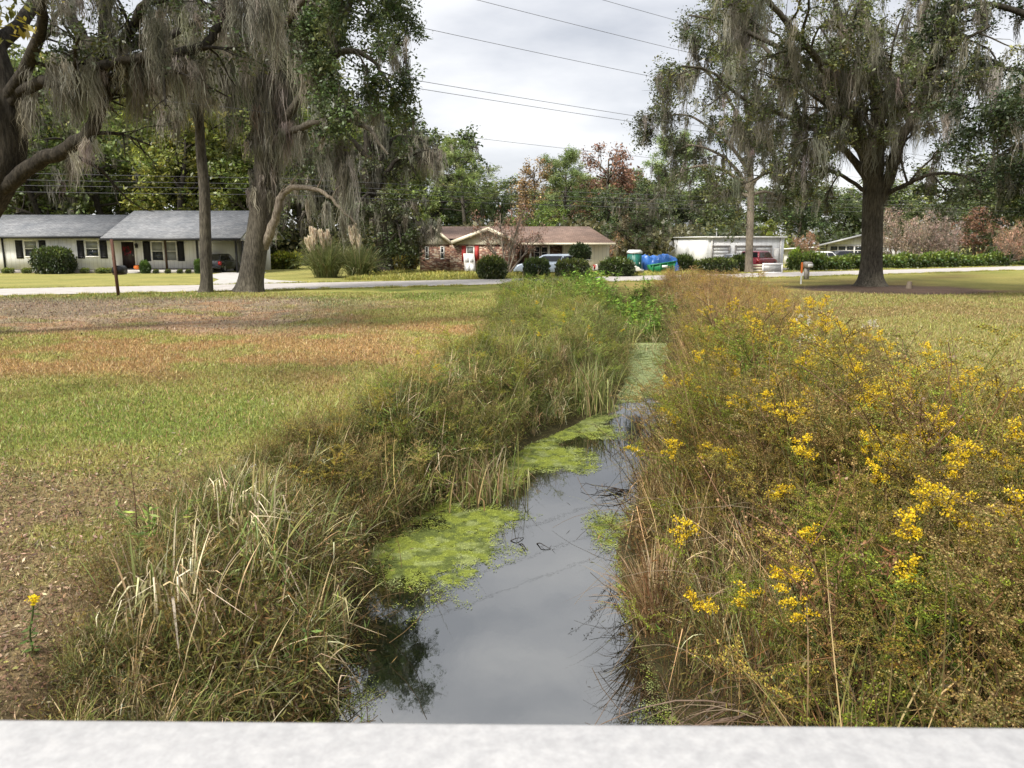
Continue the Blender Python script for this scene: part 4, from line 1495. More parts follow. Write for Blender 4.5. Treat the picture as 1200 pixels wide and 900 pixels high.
# white panel leaning on the wall
lp = empty('leaning_panel', (bx(551), 56.25, 0), 0)
tag(lp, 'white panelled board leaning against the brick wall under a pale window', 'panel')
w = MB()
hexa(w, [(-.35, -.1, 0), (.45, -.1, 0), (.45, -.05, 0), (-.35, -.05, 0), (-.50, .62, 1.42), (.30, .62, 1.42), (.30, .67, 1.42), (-.50, .67, 1.42)])
w.build('board', M['trim'], lp)
w = MB()
for f0, f1 in ((.1, .45), (.55, .92)):
    for s0, s1 in ((.12, .46), (.54, .88)):
        pts = []
        for off in (-.012, -.004):
            for f, s in ((f0, s0), (f0, s1), (f1, s1), (f1, s0)):
                pts.append((-.35 + .8 * s - .15 * f, -.1 + .72 * f + off, 1.42 * f))
        hexa(w, pts)
w.build('inset', M['wmetal'], lp)

# --- white metal garage
YG = 66.0
gx0, gx1 = at(829, 300, YG)[0], at(918, 300, YG)[0]
hg = empty('metal_garage', (gx0, YG, 0))
tag(hg, 'white metal garage with roll-up doors behind hedges, right of the blue tarp', 'garage')
zt_ = at(870, 278.3, YG)[1]
xb = at(783, 283, 78)[0] - gx0
wd = gx1 - gx0
w = MB()
yk = 12.0
zb_ = zt_
prism(w, [(0, 0), (wd, 0), (wd + xb * .9, yk), (xb, yk)], 'z', 0, zt_)
w.build('wall', M['msiding'], hg)
w = MB()
box(w, .003, wd - .003, -.03, -.002, 0, zt_ - .003)
w.build('front_wall', M['msidingx'], hg)
w = MB()
prism(w, [(-.15, -.2), (wd + .15, -.2), (wd + xb * .9 + .15, yk + .2), (xb - .15, yk + .2)], 'z', zt_ + .003, zt_ + .1)
w.build('roof', M['wmetal'], hg)
w = MB()
box(w, -.15, wd + .15, -.26, -.203, zt_ - .05, zt_ + .1)
box(w, .25, .4, -.12, -.035, 0, zt_ - .05)
box(w, wd - .35, wd - .25, -.12, -.035, 0, zt_ - .05)
w.build('trim', M['trim'], hg)
zd = at(850, 289.5, YG)[1]
for a, b in ((835, 853.5), (862, 881), (884.5, 902.5)):
    f = MB()
    p0, p1 = at(a, 300, YG)[0] - gx0, at(b, 300, YG)[0] - gx0
    for i in range(6):
        box(f, p0, p1, -.09, -.031, zd * i / 6 + .01, zd * (i + 1) / 6 - .01)
    d = f.build('roll_up_door', M['wmetal'], hg)
    f = MB()
    box(f, p0 - .1, p1 + .1, -.14, -.031, zd + .003, zd + .14)
    box(f, p1 + .003, p1 + .1, -.14, -.031, 0, zd)
    box(f, p0 - .1, p0 - .003, -.14, -.031, 0, zd)
    f.build('frame', M['grey'], d)
f = MB()
p0, p1 = at(906.5, 300, YG)[0] - gx0, at(912, 300, YG)[0] - gx0
box(f, p0, p1, -.08, -.031, .02, at(908, 291, YG)[1])
f.build('door', M['trim'], hg)
f = MB()
lathe(f, [(.05, 0), (.05, .6)], 8, (.35 * wd, yk * .5, zt_ + .1))
lathe(f, [(.0, .62), (.12, .62), (.12, .7), (.0, .74)], 8, (.35 * wd, yk * .5, zt_ + .1))
f.build('vent_pipe', M['galv'], hg)

# --- gabled sunroom house far right
YC = 80.0
cx0, cx1 = at(969, 300, YC)[0], at(1052, 300, YC)[0]
hc = empty('sunroom_house', (cx0, YC, 0), -.36)
tag(hc, 'white gabled house with a row of dark sunroom windows left of the big oak trunk', 'house')
w = MB()
wd = cx1 - cx0
zs = at(990, 286.5, YC)[1]
zp = at(1005, 275.5, YC)[1]
box(w, 0, wd, 0, 8, 0, zs)
prism(w, [(0, zs + .002), (wd, zs + .002), (wd / 2, zp)], 'y', 0, 8)
w.build('wall', M['wsiding'], hc)
w = MB()
for s in (0, 1):
    e = -1.0 if s == 0 else wd + 1.0
    zz_ = zs - .25
    q = [(wd / 2, -.8, zp + .02), (e, -.8, zz_), (e, 9, zz_), (wd / 2, 9, zp + .02)]
    q += [(a, b, c + .16) for a, b, c in q]
    hexa(w, q if s == 0 else [q[i] for i in (1, 0, 3, 2, 5, 4, 7, 6)])
w.build('roof', M['galv'], hc)
for i in range(4):
    a = .25 + i * .77
    window(hc, a, a + .72, at(990, 299, YC)[1], at(990, 288, YC)[1], -.02, lower='glass', upper='glass', fw=.04)
window(hc, 4.6, 5.5, .9, zs - .2, -.02)
w = MB()
box(w, -4.2, -.003, 1.5, 6, 0, zs - .5)
w.build('side_porch', M['wsiding'], hc)
w = MB()
hexa(w, [(-4.6, .9, zs - .55), (-.003, .9, zs - .3), (-.003, 6.3, zs - .3), (-4.6, 6.3, zs - .55), (-4.6, .9, zs - .43), (-.003, .9, zs - .18), (-.003, 6.3, zs - .18), (-4.6, 6.3, zs - .43)])
w.build('porch_roof', M['wmetal'], hc)
for a in (-3.8, -2.6, -1.4):
    window(hc, a, a + .95, .9, zs - .75, 1.48, lower='glass', upper='glass', fw=.06)


# ------------------------------------------------------------------ cars
def paint(name, col, metal=.2, rough=.3):
    m, nt, out = new_mat(name)
    p = N(nt, 'ShaderNodeBsdfPrincipled')
    p.inputs['Base Color'].default_value = (*col, 1)
    p.inputs['Metallic'].default_value = metal
    p.inputs['Roughness'].default_value = rough
    p.inputs['Coat Weight'].default_value = .5
    n = noise(nt, 2.5, 4, .6)
    r = ramp(nt, n.outputs['Fac'], [(.35, (rough * .8,) * 3), (.7, (rough * 1.5,) * 3)])
    nt.links.new(r.outputs[0], p.inputs['Roughness'])
    nt.links.new(p.outputs[0], out.inputs[0])
    return m


M['tyre'] = plain('tyre_rubber', (.02, .02, .02), .85)
M['rim'] = plain('alloy_rim', (.5, .5, .52), .3, .5, metal=.7)
M['carglass'] = glass_mat('car_glass', (.012, .014, .017), .05)
M['lamp_white'] = glass_mat('headlamp_lens', (.7, .72, .74), .1)
M['lamp_red'] = glass_mat('tail_lamp_lens', (.35, .01, .01), .15)
M['plate'] = plain('plate_white', (.7, .7, .7), .5)


def loft(mb, secs):
    """closed loops joined in order, ends capped"""
    k = len(secs[0])
    V = np.concatenate([np.asarray(s_, float) for s_ in secs])
    Q = [[j * k + i, j * k + (i + 1) % k, (j + 1) * k + (i + 1) % k, (j + 1) * k + i] for j in range(len(secs) - 1) for i in range(k)]
    e = (len(secs) - 1) * k
    T = [[0, i + 1, i] for i in range(1, k - 1)] + [[e, e + i, e + i + 1] for i in range(1, k - 1)]
    mb.add(V, Q, T)


def car(label, loc, rz, mat, L=4.6, W=1.8, Hh=1.5, kind='suv', cat='car', name='parked_car'):
    """nose along +x"""
    root = empty(name, loc, rz)
    tag(root, label, cat)
    h = L / 2
    belt = .62 * Hh
    hood = .60 * Hh
    if kind == 'suv':
        prof = [(-h, .34), (-h + .05, .75 * belt), (-h + .10, belt), (-.2 * L, belt + .02), (.20 * L, belt), (.34 * L, hood), (.46 * L, hood - .14), (h, .52 * belt), (h - .02, .30), (.36 * L, .20), (-.36 * L, .20)]
        cab = [(-h + .12, belt), (-h + .38, Hh - .06), (-.28 * L, Hh), (.06 * L, Hh - .02), (.12 * L, Hh - .08), (.28 * L, belt - .01)]
    else:
        prof = [(-h, .36), (-h + .03, .80 * belt), (-h + .12, belt), (-.25 * L, belt + .02), (.16 * L, belt), (.40 * L, hood - .06), (.47 * L, hood - .16), (h, .5 * belt), (h - .02, .28), (.36 * L, .20), (-.36 * L, .20)]
        cab = [(-.36 * L, belt), (-.22 * L, Hh - .05), (-.1 * L, Hh), (.02 * L, Hh - .02), (.07 * L, Hh - .07), (.22 * L, belt - .01)]
    b = MB()
    cz = .5 * belt
    secs = []
    for y, s in ((-.5, .80), (-.485, .93), (-.44, .99), (-.3, 1.0), (.3, 1.0), (.44, .99), (.485, .93), (.5, .80)):
        secs.append([(x * (1 - (1 - s) * .35), y * W, cz + (z - cz) * s) for x, z in prof])
    loft(b, secs)
    secs = []
    for y, s in ((-.40, .93), (-.37, 1), (.37, 1), (.40, .93)):
        loop = []
        for x, z in cab:
            t_ = (z - belt) / (Hh - belt)
            yy = y * W * (1.12 - .14 * t_)
            loop.append((x, yy, z - (1 - s) * .5 * t_))
        secs.append(loop)
    loft(b, secs)
    body = b.build('body', mat, root, smooth=False)
    bv = body.modifiers.new('bevel', 'BEVEL')
    bv.width = .025
    bv.segments = 2
    bv.limit_method = 'ANGLE'
    # glass: side windows
    for s in (-1, 1):
        gl = MB()
        cut = [(.05, .44), (.48, .94)]
        for f0, f1 in cut:
            lo, hi = belt + .05, Hh - .13
            def xat(z, f):
                t_ = (z - belt) / (Hh - belt)
                xa = cab[0][0] + (cab[1][0] - cab[0][0]) * t_
                xb_ = cab[5][0] + (cab[4][0] - cab[5][0]) * t_
                return xa + .1 + (xb_ - xa - .2) * f
            q = []
            for z, f in ((lo, f0), (lo, f1), (hi, f1), (hi, f0)):
                t_ = (z - belt) / (Hh - belt)
                q.append((xat(z, f), s * (.40 * W * (1.12 - .14 * t_) + .012), z))
            gl.add(q, [[0, 1, 2, 3]])
        gl.build('side_window', M['carglass'], root)
    for nm, i0, i1, off in (('rear_window', 0, 1, -1), ('windscreen', 5, 4, 1)):
        gl = MB()
        a, c = np.array(cab[i0]), np.array(cab[i1])
        nrm = np.array([c[1] - a[1], -(c[0] - a[0])]) * (1 if off > 0 else -1)
        nrm = nrm / np.linalg.norm(nrm)
        if nrm[0] * off < 0:
            nrm = -nrm
        p0, p1 = a + (c - a) * .14 + nrm * .012, a + (c - a) * .9 + nrm * .012
        gl.add([(p0[0], -.39 * W, p0[1]), (p0[0], .39 * W, p0[1]), (p1[0], .34 * W, p1[1]), (p1[0], -.34 * W, p1[1])], [[0, 1, 2, 3]])
        gl.build(nm, M['carglass'], root)
    rw = .225 * Hh
    for x in (-.305 * L, .315 * L):
        for s in (-1, 1):
            t_ = MB()
            yo = s * (W / 2 - .09)
            pr = [(rw * .62, -.10), (rw * .95, -.11), (rw, -.07), (rw, .07), (rw * .95, .11), (rw * .62, .10)]
            lathe(t_, pr, 24, (x, yo, rw), 'y')
            # wheel house
            wo = t_.build('wheel', M['tyre'], root)
            t_ = MB()
            lathe(t_, [(0, s * .09), (rw * .2, s * .10), (rw * .64, s * .075)], 20, (x, yo, rw), 'y')
            for i in range(5):
                a = i * TAU / 5
                q = [(x + math.cos(a + d) * r_, yo + s * .108, rw + math.sin(a + d) * r_) for r_, d in ((.05, -.5), (rw * .63, -.12), (rw * .63, .12), (.05, .5))]
                t_.add(q, [[0, 1, 2, 3]])
            t_.build('rim', M['rim'], wo)
            t_ = MB()
            lathe(t_, [(0, 0), (rw * 1.17, 0), (rw * 1.17, .012), (0, .012)], 24, (x, s * (W / 2 - .004) - .006 * 0, rw + .01), 'y') if False else None
    for s in (-1, 1):
        t_ = MB()
        hexa(t_, [(.452 * L, s * .28 * W, hood - .30), (.492 * L, s * .28 * W, hood - .34), (.482 * L, s * .46 * W, hood - .32), (.42 * L, s * .487 * W, hood - .26),
                  (.44 * L, s * .28 * W, hood - .16), (.475 * L, s * .28 * W, hood - .2), (.462 * L, s * .46 * W, hood - .2), (.40 * L, s * .487 * W, hood - .13)])
        t_.build('headlight', M['lamp_white'], root)
        t_ = MB()
        box(t_, -h - .012, -h + .2, s * .38 * W, s * .497 * W, belt - .30, belt - .04)
        t_.build('tail_light', M['lamp_red'] if kind != 'suv' or True else M['lamp_white'], root)
    t_ = MB()
    box(t_, -h - .03, -h + .01, -.17, .17, .62 * belt, .62 * belt + .13)
    t_.build('number_plate', M['plate'], root)
    t_ = MB()
    box(t_, -h - .05, -h + .3, -.46 * W, .46 * W, .27, .45)
    box(t_, h - .3, h + .03, -.46 * W, .46 * W, .25, .40)
    t_.build('bumper', mat, root)
    return root


cb = car('black hatchback seen from behind in the carport of the white house', (at(263, 315, 60)[0], 59.2, .03), math.radians(90), paint('black_car_paint', (.012, .012, .014)), 4.1, 1.62, 1.36)
c1 = car('silver blue estate car parked before the brick house between trimmed bushes', (bx(646, 52.6), 52.6, .03), math.pi - .06, paint('silver_blue_paint', (.42, .48, .55), .35), 4.95, 1.8, 1.42)
c2 = car('pale cream car mostly hidden by the bush near the green toilet cabin', (bx(723, 53.6), 53.6, .03), -.08, paint('cream_car_paint', (.66, .63, .55), .1), 3.2, 1.6, 1.12, 'sedan')
c3 = car('dark red car parked in front of the white garage beside the slim tree', (at(889, 305, 62.5)[0], 62.6, .03), .9, paint('dark_red_paint', (.22, .012, .025), .2), 4.2, 1.75, 1.55)
c4 = car('white car half hidden behind the slim pale trunk at the white garage', (at(866, 305, 63.0)[0], 63.2, .03), .3, paint('white_car_paint', (.75, .75, .74), .0), 3.9, 1.6, 1.3, 'sedan')
c5 = car('white car parked at the porch of the gabled sunroom house', (at(960, 303, 72)[0], 72, .03), math.pi + .2, paint('white_car_paint_dull', (.7, .7, .69), .0), 4.0, 1.7, 1.4, 'sedan')
c6 = car('dark car parked under the sunroom windows behind the hedge', (at(991, 303, 74)[0], 74, .03), 0.0, paint('dark_grey_paint', (.03, .03, .035), .2), 4.2, 1.7, 1.45, 'sedan')

# ------------------------------------------------------------------ things along the road
M['pgreen'] = plain('dark_green_plastic', (.015, .13, .10), .45)
M['ggreen'] = plain('green_plastic', (.02, .20, .07), .45)
pp = empty('portable_toilet', (at(743, 318, 57)[0], 57, 0), .35)
tag(pp, 'dark green portable toilet cabin with a white roof beside the blue tarp', 'toilet cabin')
w = MB()
box(w, -.38, .38, -.38, .38, .05, 1.42)
for s in (-1, 1):
    for k in range(4):
        box(w, s * .38, s * .41, -.34 + k * .19, -.24 + k * .19, .12, 1.36)
w.build('cabin', M['pgreen'], pp)
w = MB()
box(w, -.28, .28, -.415, -.383, .1, 1.35)
d = w.build('door', M['pgreen'], pp)
w = MB()
box(w, .18, .23, -.44, -.416, .65, .78)
w.build('handle', M['wmetal'], d)
w = MB()
prism(w, [(-.43, 1.423), (.43, 1.423), (.41, 1.56), (.24, 1.68), (-.24, 1.68), (-.41, 1.56)], 'y', -.43, .43)
w.build('roof', M['wmetal'], pp)
w = MB()
box(w, -.42, .42, -.42, .42, -.02, .047)
w.build('base', M['black'], pp)

# blue tarp draped over a heap, and the green bin before it
M['tarp'] = plain('blue_tarpaulin', (.03, .13, .42), .35, .5, 1.5, .25)
M['wood'] = plain('split_logs', (.16, .11, .07), .9, .2, 6, .4)
tpx, _ = at(772, 318, 58.5)
hp = empty('wood_stack', (tpx, 58.5, 0))
tag(hp, 'long heap of cut wood hidden under the blue tarp', 'wood stack')
w = MB()
for i in range(7):
    for j in range(4):
        lathe(w, [(0, -.5), (.13, -.5), (.13, .5), (0, .5)], 8, (-1.0 + i * .33 + .15 * (j % 2), .0, .14 + j * .24), 'y')
w.build('log', M['wood'], hp)
hp.children[0]['kind'] = 'stuff'
nu, nv = 70, 50
u, v = np.meshgrid(np.linspace(-1, 1, nu), np.linspace(-1, 1, nv))
X = 1.38 * u
Y_ = .95 * v
Zt = 1.28 * np.clip(1 - np.abs(u) ** 14, 0, 1) ** .5 * np.clip(1 - np.abs(v) ** 9, 0, 1) ** .5 + .05
Zt = np.where(Zt > 0.1, Zt * .93, Zt) + .34 * (np.abs(fbm(X + 9, Y_ + 3, .5, 4, 91) - .5) * 2 - .35) + .10 * np.sin(u * 4 + .5) - .12 * u
X = X + .10 * (fbm(X, Zt + 5, .3, 3, 92) - .5) * 2
Y_ = Y_ + .22 * (fbm(X + 3, Zt * .6, .22, 3, 93) - .5)
w = MB()
b0 = (np.arange(nv - 1)[:, None] * nu + np.arange(nu - 1)[None]).ravel()
w.add(np.stack([X, Y_, Zt], -1).reshape(-1, 3), np.stack([b0, b0 + 1, b0 + nu + 1, b0 + nu], 1))
tp_ = w.build('tarpaulin', M['tarp'], None, smooth=True, loc=(tpx, 58.5, 0))
tp_.modifiers.new('thick', 'SOLIDIFY').thickness = -.012
tag(tp_, 'bright blue tarpaulin thrown over a long heap right of the green toilet cabin', 'tarp')

gb = empty('green_bin', (at(775, 318, 55.6)[0], 55.6, 0), .1)
tag(gb, 'low green open framed dump bin in front of the blue tarp', 'bin')
w = MB()
hexa(w, [(-.80, -.4, .06), (.72, -.4, .06), (.72, .4, .06), (-.80, .4, .06), (-.95, -.5, .62), (.9, -.5, .86), (.9, .5, .86), (-.95, .5, .62)])
w.build('tub', M['ggreen'], gb)
w = MB()
for x in (-.78, -.26, .28, .76):
    box(w, x - .03, x + .03, -.545, -.50, .0, .74)
w.build('rib', M['ggreen'], gb)
w = MB()
hexa(w, [(-1.0, -.55, .60), (.95, -.55, .88), (.95, -.49, .88), (-1.0, -.49, .60), (-1.0, -.55, .66), (.95, -.55, .94), (.95, -.49, .94), (-1.0, -.49, .66)])
w.build('rim', M['ggreen'], gb)
w = MB()
box(w, -.12, .28, -.56, -.548, .46, .62)
w.build('sticker', M['wmetal'], gb)
w = MB()
box(w, -.5, -.34, .0, .1, 0, .01)
bk = empty('white_bucket', (at(752, 319, 54)[0], 54, 0))
tag(bk, 'small white bucket on the grass left of the green bin', 'bucket')
w = MB()
lathe(w, [(0, 0), (.12, 0), (.15, .3), (.16, .3), (.16, .33), (.14, .33), (.12, .03), (0, .03)], 16)
w.build('pail', M['wmetal'], bk)
w = MB()
a = np.linspace(0, math.pi, 12)
tube(w, np.stack([.15 * np.cos(a), 0 * a, .3 + .1 * np.sin(a)], 1), np.full(12, .008), 5)
w.build('handle', M['galv'], bk)

# white framed panel, cans near it
pf = empty('framed_panel', (at(906, 320, 56)[0], 56.2, 0), .12)
tag(pf, 'low white framed panel standing at the road edge right of the slim tree', 'panel')
w = MB()
pw = 1.55
box(w, -pw / 2, pw / 2, -.03, .03, .62, .74)
box(w, -pw / 2, pw / 2, -.03, .03, .0, .10)
box(w, -pw / 2, -pw / 2 + .1, -.03, .03, .10, .62)
box(w, pw / 2 - .1, pw / 2, -.03, .03, .10, .62)
w.build('frame', M['wmetal'], pf)
w = MB()
box(w, -pw / 2 + .1, pw / 2 - .1, -.008, .008, .10, .62)
w.build('sheet', M['galv'], pf)
sg = empty('low_fence', (at(890, 319, 57)[0], 57.6, 0), .1)
tag(sg, 'low pale plank barrier between the slim tree and the white framed panel', 'barrier')
w = MB()
for i in range(3):
    box(w, -.8, .8, -.02, .02, .08 + i * .2, .22 + i * .2)
w.build('board', M['ctrim'], sg)
for x in (-.7, .72):
    w = MB()
    box(w, x - .04, x + .04, .022, .1, 0, .82)
    w.build('post', M['darkwood'], sg)

# stone coloured mailbox post and the marker
mbx = empty('mailbox', (*ground(945, 327.5), 0), .1)
tag(mbx, 'grey mailbox on a stout grey post by the road, left of the big oak', 'mailbox')
w = MB()
prism(w, [(-.11, -.11), (.11, -.11), (.13, .13), (-.13, .13)], 'z', 0, .72)
w.build('post', M['grey'], mbx)
w = MB()
prof = [(-.17, .72), (.17, .72), (.17, .92)] + [(.17 * math.cos(a), .92 + .14 * math.sin(a)) for a in np.linspace(.2, math.pi - .2, 9)] + [(-.17, .92)]
prism(w, prof, 'y', -.38, .28)
w.build('box', M['grey'], mbx)
w = MB()
box(w, -.15, .15, -.40, -.383, .74, .93)
w.build('door', M['wmetal'], mbx)
w = MB()
box(w, .172, .185, -.1, -.06, .85, 1.06)
w.build('flag', M['red'], mbx)
mk = empty('marker_post', (*ground(938.5, 333), 0))
tag(mk, 'thin white marker post with an orange top standing in the lawn by the grey mailbox', 'marker post')
w = MB()
lathe(w, [(.045, 0), (.045, .62)], 10)
w.build('pole', M['wmetal'], mk)
w = MB()
lathe(w, [(.06, .6), (.06, 1.12), (.045, 1.16), (0, 1.17)], 10)
w.build('sleeve', M['orange'], mk)
# rust brown post with a dark mailbox on the left
rp = empty('mailbox', (*ground(139, 347), 0))
tag(rp, 'dark round backed mailbox on a tall thin rust brown post before the white house', 'mailbox')
w = MB()
hexa(w, [(-.05, -.05, -.05), (.05, -.05, -.05), (.05, .05, -.05), (-.05, .05, -.05), (-.12, -.05, 2.32), (-.03, -.05, 2.32), (-.03, .05, 2.32), (-.12, .05, 2.32)])
w.build('post', M['redwood'], rp)
w = MB()
prof = [(-.22, .93), (.16, .93), (.16, 1.08)] + [(-.03 + .19 * math.cos(a), 1.08 + .17 * math.sin(a)) for a in np.linspace(.15, math.pi - .15, 10)] + [(-.22, 1.08)]
prism(w, prof, 'y', .063, .62)
w.build('box', M['black'], rp)
w = MB()
box(w, -.2, .14, .06, .58, .87, .927)
w.build('bracket', M['darkwood'], rp)


# ------------------------------------------------------------------ bushes and hedges
def bush_mesh(seed, n=5200, sx=1, sy=.8, sz=.8, boxy=3.0, cols=None, lsz=.09, rough=.1):
    g = np.random.default_rng(seed)
    mb = MB()
    d = rand_dirs(n, g)
    k = (np.abs(d) ** boxy).sum(1) ** (-1 / boxy)
    s = g.random(n) ** .22
    lump = 1 + rough * 2 * (fbm(d[:, 0] * 3 + 5, d[:, 1] * 3 + d[:, 2] * 4, .9, 3, seed) - .5) + rough * g.normal(0, .35, n) * (s > .93)
    Pt = d * (k * s * lump)[:, None] * [sx, sy, sz * .52]
    Pt[:, 2] += sz * .49
    Pt[:, 2] = np.maximum(Pt[:, 2], .01 + .05 * g.random(n))
    D = norm(d + g.normal(0, .7, (n, 3)))
    L = lsz * np.exp(g.normal(0, .25, n))
    c = pick(cols, [3, 2, 1], n, g, .25, .08)
    # leaves lighter and yellower along the top
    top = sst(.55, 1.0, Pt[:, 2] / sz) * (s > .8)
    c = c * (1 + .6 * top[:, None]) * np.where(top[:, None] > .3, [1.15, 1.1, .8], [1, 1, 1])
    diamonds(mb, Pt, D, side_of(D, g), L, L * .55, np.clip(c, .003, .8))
    st = MB()
    for i in range(7):
        a = g.uniform(0, TAU)
        e = np.array([math.cos(a) * sx * .6, math.sin(a) * sy * .6, sz * g.uniform(.6, .85)])
        tube(st, np.array([[e[0] * .1, e[1] * .1, -.03], e * [.5, .5, .5], e]), [.04, .03, .01], 5)
    return mb, st


BG = [(.045, .065, .022), (.075, .095, .028), (.03, .04, .016)]
BUSH = {}


def bush(kind, label, px0, px1, top, base, Y=None, group=None, depth=None, name='trimmed_bush', tint=(1, 1, 1), cat='bush'):
    x0, y0 = ground((px0 + px1) / 2, base)
    Y = Y or y0
    xa, xb_ = at(px0, base, Y)[0], at(px1, base, Y)[0]
    z = at((px0 + px1) / 2, top, Y)[1]
    if kind not in BUSH:
        a, b = bush_mesh(**KB[kind])
        r = empty(name)
        a.build('foliage', M['leaf'], r)
        b.build('stem', M['bark_dark'], r)
        BUSH[kind] = r
        o = r
    else:
        o = dup_tree(BUSH[kind])
        o.name = name
    o.location = ((xa + xb_) / 2, Y, 0)
    o.scale = ((xb_ - xa) / 2, depth or (xb_ - xa) / 2, z / .8)
    o.rotation_euler = (0, 0, 0)
    tag(o, label, cat, group)
    for c in o.children:
        if c.name.startswith('foliage'):
            c.color = (*tint, 1)
    return o


KB = {'round': dict(seed=1, cols=BG, boxy=2.6, n=6500, lsz=.11, rough=.16), 'boxy': dict(seed=2, cols=BG, boxy=4.5, n=7000, lsz=.10, rough=.10), 'loose': dict(seed=3, cols=BG, boxy=2.4, n=3600, lsz=.16, rough=.4), 'roundb': dict(seed=4, cols=BG, boxy=3.2, n=6500, lsz=.10, rough=.14)}
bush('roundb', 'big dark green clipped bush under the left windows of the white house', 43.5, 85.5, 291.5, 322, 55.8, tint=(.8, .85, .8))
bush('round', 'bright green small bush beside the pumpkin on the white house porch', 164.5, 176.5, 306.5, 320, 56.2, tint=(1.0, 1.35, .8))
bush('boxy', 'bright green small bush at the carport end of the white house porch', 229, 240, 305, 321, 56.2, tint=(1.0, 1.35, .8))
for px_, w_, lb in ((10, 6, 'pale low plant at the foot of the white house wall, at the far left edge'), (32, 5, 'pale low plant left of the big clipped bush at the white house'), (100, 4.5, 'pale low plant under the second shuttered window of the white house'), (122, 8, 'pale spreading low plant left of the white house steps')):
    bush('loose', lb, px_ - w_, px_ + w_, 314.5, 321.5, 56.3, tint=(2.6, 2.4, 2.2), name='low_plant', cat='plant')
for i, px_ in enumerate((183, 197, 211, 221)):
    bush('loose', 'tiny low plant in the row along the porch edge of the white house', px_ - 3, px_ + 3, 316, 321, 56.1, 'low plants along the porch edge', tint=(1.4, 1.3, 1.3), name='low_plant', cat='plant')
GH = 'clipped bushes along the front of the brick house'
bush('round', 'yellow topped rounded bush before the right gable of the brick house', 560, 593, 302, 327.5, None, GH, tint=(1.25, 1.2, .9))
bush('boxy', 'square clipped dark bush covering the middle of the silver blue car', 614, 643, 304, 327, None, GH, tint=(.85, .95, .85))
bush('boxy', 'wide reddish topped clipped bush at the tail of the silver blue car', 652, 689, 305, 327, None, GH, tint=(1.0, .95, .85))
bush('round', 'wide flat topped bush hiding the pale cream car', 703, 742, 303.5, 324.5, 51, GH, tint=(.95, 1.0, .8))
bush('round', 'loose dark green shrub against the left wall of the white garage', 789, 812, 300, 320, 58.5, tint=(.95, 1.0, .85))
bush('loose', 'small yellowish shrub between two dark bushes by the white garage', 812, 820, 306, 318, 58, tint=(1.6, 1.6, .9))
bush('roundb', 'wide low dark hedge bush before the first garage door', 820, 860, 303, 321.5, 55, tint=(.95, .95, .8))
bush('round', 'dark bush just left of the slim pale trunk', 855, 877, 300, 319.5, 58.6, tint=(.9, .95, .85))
# palm like small tree behind the bushes
pt = empty('ornamental_tree', (at(680, 325, 50.5)[0], 51.0, 0))
tag(pt, 'small dark round topped tree behind the bushes at the silver blue car', 'tree')
w = MB()
tube(w, [(0, 0, -.02), (.02, 0, .7), (0, 0, 1.7)], [.06, .05, .03], 7)
w.build('trunk', M['bark_dark'], pt)
w = MB()
n = 2600
d = rand_dirs(n, rng)
Pt = d * (rng.random(n) ** .4 * (.75 + .3 * fbm(d[:, 0] * 2 + 4, d[:, 1] * 2 + d[:, 2] * 2, .6, 2, 12)))[:, None] * [.72, .72, .52] + [0, 0, 1.62]
D = norm(d + rng.normal(0, .5, (n, 3)) + [0, 0, -.1])
L = rng.uniform(.14, .26, n)
diamonds(w, Pt, D, side_of(D, rng), L, L * .3, pick([(.035, .055, .018), (.06, .085, .025)], [2, 1], n, rng))
w.build('crown', M['leaf'], pt)
# long hedge on the right: individual shrubs that have grown together
hx = list(np.arange(935, 1170, 15.5))
for i, px_ in enumerate(hx):
    Yh = 61 + (px_ - 930) * .055
    bl = 320.5 - (px_ - 930) * .022
    w_ = 12 + rng.uniform(-1, 4)
    lab = 'shrub grown into the long loose green hedge behind the road on the right'
    o = bush('loose', lab, px_ - w_, px_ + w_, 297 + rng.uniform(-2, 4) + (2 if px_ < 1010 else 0), bl, Yh, 'shrubs of the long hedge on the right', tint=tuple(np.array((1.5, 1.6, 1.0)) * rng.uniform(.8, 1.25)), name='hedge_shrub')
for px0, px1, top, Y, lab, tn in ((1163, 1192, 289, 80, 'dark rounded shrub at the right edge past the hedge end', (.7, .9, 1.0)), (1190, 1215, 306, 78, 'low shrub cut by the right edge of the photo', (1.3, 1.3, .9)),
                                  (925, 945, 293, 70, 'pale green bush left of the sunroom house porch', (2.2, 2.4, 1.0))):
    bush('loose', lab, px0, px1, top, 316, Y, tint=tn, name='shrub')
# tan brush behind the pampas grass
for px0, px1, top, Y, lab, tn in ((318, 352, 297, 66, 'tan dry brush left of the pampas grass, far side of the road', (3.2, 2.6, 1.3)), (465, 488, 300, 60, 'reddish brown brush left of the brick house corner', (2.6, 1.7, 1.1)), (440, 470, 302, 63, 'orange tinted brush behind the right side of the pampas grass', (3.0, 1.8, .9))):
    bush('loose', lab, px0, px1, top, 319, Y, tint=tn, name='dry_shrub')


